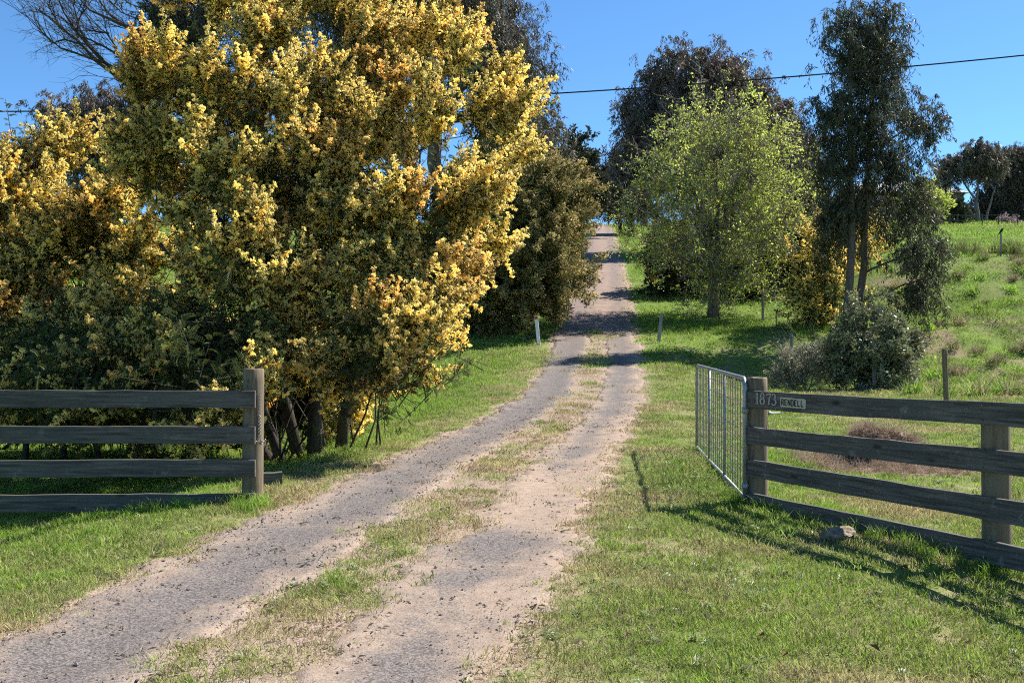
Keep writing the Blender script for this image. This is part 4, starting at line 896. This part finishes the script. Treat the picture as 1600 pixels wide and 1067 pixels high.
mb = MB(); mb.tube([(-.14, 0, -.06), (-.05, 0, .03), (.0, 0, .09), (.04, 0, .15), (.07, 0, .20), (.10, 0, .225), (.15, 0, .215)], [.012, .03, .055, .052, .032, .03, .004], 8); mb.obj('body', [M['bird']], bird, True)
for s_ in (-.015, .015): mb = MB(); mb.tube([(0, s_, .05), (0, s_, -.01)], .005, 4); mb.obj('leg', [M['bird']], bird)
def cable(pts, r, label):
    mb = MB(); mb.tube(pts, r, 6); o = mb.obj('overhead_cable', [M['cable']]); tag(o, label, 'cable')
a, c = P(-500, 208, 26), P(2300, 44, 24)
cable([a.lerp(c, t / 40) + Vector((0, 0, -.9 * (1 - (2 * t / 40 - 1) ** 2) + .62)) for t in range(41)], .017, 'black overhead cable crossing the sky in front of the tall gums')
a, c = P(-500, 30, 27), P(500, -38, 26)
cable([a.lerp(c, t / 20) for t in range(21)], .012, 'thin overhead cable in the top corner of the sky above the bare branches')
mb = MB(); x = X(951, 128); g = gz(x, 128); post_mesh(mb, 1.9, .12, 500, 8, .3); o = mb.obj('crest_post', [M['greypost']]); o.location = (x, 128, g); tag(o, 'dark post on the crest where the driveway meets the sky', 'post')

# ------------------------------------------------------------------ grass, stones, tussocks
def frustum_points(n, d0, d1, pw, amax=.60):
    u = RNG.random(n); y = (d0 ** pw + u * (d1 ** pw - d0 ** pw)) ** (1 / pw); a = RNG.uniform(-amax, amax, n) + np.where(y < 12, 0, 0); return a * y + RNG.uniform(-.3, .3, n), y
def grass_layer(name, label, n, d0, d1, pw, keep, kinds, size, tintf, tilt=.12, amax=.6):
    x, y = frustum_points(n, d0, d1, pw, amax); k = RNG.random(n) < keep(x, y); x, y = x[k], y[k]; z = ground(x, y); m_ = len(x)
    srcs = []; rng_ = []
    for kd in kinds: rng_.append((len(srcs), len(SP[kd]))); srcs += SP[kd]
    idx = RNG.integers(0, len(srcs), m_); dirs = np.stack([RNG.normal(0, tilt, m_), RNG.normal(0, tilt, m_), np.ones(m_)], -1)
    rot = euler_from_dirs(dirs, RNG.uniform(0, 6.283, m_)); tw = MB(); x0, y0 = (-3.6, 9.4); tw.blade((x0, y0, gz(x0, y0)), Vector((0, 0, 1)), (1, 0, 0), .08, .005, Vector((.3, .1, 0)))
    o = scatter(name, tw, [M['lush']], srcs, np.stack([x, y, z], -1), rot, size(x, y) * RNG.uniform(.75, 1.25, m_), idx, np.clip(tintf(x, y) + RNG.normal(0, .1, m_), 0, 1))
    tag(o, label, 'grass', kind='stuff'); return m_
def offroad(x, y): return 1 - rutmask(x, y)
def hayfree(x, y): return (np.sqrt(((x - HAY[0]) / 1.15) ** 2 + ((y - HAY[1] + .15) / 1.2) ** 2) > .9)
def dryness(x, y):
    u = x - roadx(y); e = np.exp(-((np.abs(np.abs(u) - .9) - .55) / .45) ** 2)
    return np.clip(1.15 * ss(.42, .72, fbm(x, y, .9)) * (1 - .75 * lushness(x, y)) + np.where(np.abs(u) < .6, .2, .42) * e, 0, 1)
def k_lawn(x, y):
    u = x - roadx(y); e = np.exp(-((np.abs(np.abs(u) - .9) - .55) / .3) ** 2); patch = ss(.30, .48, fbm(x + 40, y, 1.1))
    med = np.where(np.abs(u) < .6, .5 + .5 * ss(.42, .6, fbm(x, y + 20, 1.2)), 1)
    return offroad(x, y) ** .8 * (1 - .5 * e) * (.45 + .55 * patch) * med * hayfree(x, y)
cnt = grass_layer('lawn_grass', 'short patchy lawn grass on the verges and along the driveway median', 15000, 4.2, 34, 1.0, k_lawn, ['lawn'], lambda x, y: .9 + .035 * y, dryness)
cnt += grass_layer('lawn_grass', 'short dense lawn grass nearest to the camera', 5500, 4.0, 11, 2.0, k_lawn, ['lawn'], lambda x, y: .9 + 0 * y, dryness)
cnt += grass_layer('dry_grass', 'dry straw-coloured grass edging the wheel tracks', 5000, 4.2, 30, 1.0, lambda x, y: offroad(x, y) * ss(.25, .7, dryness(x, y)) * hayfree(x, y), ['dry'], lambda x, y: .9 + .03 * y, lambda x, y: .35 * fbm(x, y, 3))
def k_med(x, y): u = x - roadx(y); return offroad(x, y) * ss(.45, .8, lushness(x, y)) * hayfree(x, y)
cnt += grass_layer('lush_grass', 'soft lush green grass on the bank below the golden wattles', 9000, 5, 40, 1.0, k_med, ['med'], lambda x, y: .8 + .03 * y, lambda x, y: .25 * ss(.4, .7, fbm(x, y, 1.2)))
def fence_d(x, y):
    d1 = np.where(x < -2.3, np.abs(y - 10.0), 9); t = (x - PR[0]) * dR.x + (y - PR[1]) * dR.y; d2 = np.where(t > -.6, np.abs((x - PR[0]) * -dR.y + (y - PR[1]) * dR.x), 9); return np.minimum(d1, d2)
cnt += grass_layer('long_grass', 'long unmown grass tufts along the foot of the plank fences', 9000, 6, 14, 1.5, lambda x, y: np.exp(-(fence_d(x, y) / .33) ** 2) * ss(.2, .5, fbm(x, y, 2.2)), ['long', 'med'], lambda x, y: .75 + 0 * x, lambda x, y: .12 + 0 * x)
cnt += grass_layer('field_grass', 'green grass over the hillside, banks and far paddocks', 20000, 30, 128, 1.15, lambda x, y: offroad(x, y), ['farlawn'], lambda x, y: .55 + .012 * y, lambda x, y: .5 * ss(.4, .7, fbm(x, y, .25)), amax=.56)
cnt += grass_layer('broadleaf_weeds', 'small silvery broadleaf weeds dotted through the lawn', 2200, 4.2, 14, 1.5, lambda x, y: k_lawn(x, y) * ss(.5, .65, fbm(x + 9, y + 5, 1.7)), ['weed'], lambda x, y: .6 + 0 * x, lambda x, y: .3 + 0 * x)
cnt += grass_layer('leaf_litter', 'scattered dead leaf and twig litter along the driveway edges and lawn', 2600, 4.2, 22, 1.2, lambda x, y: .15 + .85 * np.exp(-((np.abs(np.abs(x - roadx(y)) - .9) - .6) / .5) ** 2), ['litter'], lambda x, y: .8 + .02 * y, lambda x, y: fbm(x, y, 3))
cnt += grass_layer('clover_patches', 'darker clumps of longer clover and grass in the open lawn', 2600, 4.2, 20, 1.3, lambda x, y: k_lawn(x, y) * ss(.52, .66, fbm(x + 3, y + 70, 1.0)), ['med', 'weed'], lambda x, y: .55 + .02 * y, lambda x, y: .1 + 0 * x)
# tussocks on the cut bank: each is a plant of its own
random.seed(31); made = 0
while made < 110:
    D = random.uniform(26, 45); px = random.uniform(1380, 1690); x = X(px, D); u = x - float(roadx(D))
    if u < 8.2: continue
    gr_ = random.random() < .45; root = empty('grass_tussock', (x, D, gz(x, D) - .02))
    tag(root, 'green grass tussock on the cut bank behind the fence' if gr_ else 'dry brownish grass tussock on the cut bank behind the fence', 'tussock', 'green tussocks on the cut bank' if gr_ else 'dry tussocks on the cut bank')
    s_ = random.uniform(.6, 1.7); me = random.choice(SP['gtuss' if gr_ else 'tuss']).data; o = bpy.data.objects.new('blades', me); COL.objects.link(o); o.parent = root; o.scale = (s_ * 1.3, s_ * 1.3, s_); o.rotation_euler = (random.uniform(-.3, .3), random.uniform(-.3, .3), random.uniform(0, 6)); made += 1
random.seed(77)
for k in range(26):
    px = 1462 + k * 7 + random.uniform(-3, 3); D = 44.6 + random.uniform(-.8, .8); x = X(px, D); root = empty('reed_clump', (x, D, gz(x, D) - .02)); tag(root, 'upright green reed clump along the top edge of the bank', 'reeds', 'reeds on the bank top')
    o = bpy.data.objects.new('blades', random.choice(SP['reed']).data); COL.objects.link(o); o.parent = root; s_ = random.uniform(.5, 1.15); o.scale = (s_, s_, s_); o.rotation_euler = (0, 0, random.uniform(0, 6))
# gravel
n = 46000; x, y = frustum_points(n, 4.0, 26, 1.2); x = roadx(y) + RNG.uniform(-1.75, 1.75, n); u = x - roadx(y)
k = RNG.random(n) < np.clip(rutmask(x, y) * np.where(u < 0, .45 + .5 * ss(.25, .5, np.abs(u + .88)), .10 + .55 * ss(.5, .72, fbm(x, y, 1.4))), 0.02, 1); x, y = x[k], y[k]
z = ground(x, y) - .05 + .074 * ss(.05, .8, rutmask(x, y)) + .001
base_v = np.array([(1, 0, 0), (-1, 0, 0), (0, 1, 0), (0, -1, 0), (0, 0, 1), (0, 0, -1)], float); fcs = np.array([(0, 2, 4), (2, 1, 4), (1, 3, 4), (3, 0, 4), (2, 0, 5), (1, 2, 5), (3, 1, 5), (0, 3, 5)])
m_ = len(x); sz = np.clip(RNG.lognormal(-5.4, .5, m_), .0025, .018); V = base_v[None] * (sz[:, None, None] * RNG.uniform(.6, 1.3, (m_, 6, 1))) * np.array([1.1, 1.1, .75]); an = RNG.uniform(0, 6.28, m_)
ca, sa = np.cos(an)[:, None], np.sin(an)[:, None]; V = np.stack([V[..., 0] * ca - V[..., 1] * sa + x[:, None], V[..., 0] * sa + V[..., 1] * ca + y[:, None], V[..., 2] + z[:, None] + sz[:, None] * .3], -1)
me = bpy.data.meshes.new('gravel'); me.from_pydata(V.reshape(-1, 3).tolist(), [], (fcs[None] + 6 * np.arange(m_)[:, None, None]).reshape(-1, 3).tolist()); me.materials.append(M['stone'])
o = bpy.data.objects.new('gravel', me); COL.objects.link(o); tag(o, 'loose dark gravel stones on the wheel tracks', 'gravel', kind='stuff')
# a few fallen leaves on the lawn
random.seed(12)
lm = MB(); lm.leaf((0, 0, .01), (1, 0, .15), (0, 1, 0), .075, .022, 0, .5, .3); lm.leaf((.02, .01, .012), (-.3, 1, .2), (1, 0, 0), .035, .015, 0, .5, .2); lme = lm.mesh('fallen_leaf', [M['brown_leaf']])
for px, py in ((1232, 1036), (1376, 1030), (1105, 965), (1195, 1012), (975, 1015), (720, 800), (1420, 905)):
    D = EYE * FPX / (py - HZ); x = X(px, D); o = bpy.data.objects.new('fallen_leaf', lme); COL.objects.link(o); o.location = (x, D, gz(x, D) + .03); o.rotation_euler = (random.uniform(-.2, .2), random.uniform(-.2, .2), random.uniform(0, 6)); tag(o, 'curled dead brown leaf lying on the lawn or track', 'leaf', 'fallen leaves')
print('grass clumps', cnt, 'stones', m_)
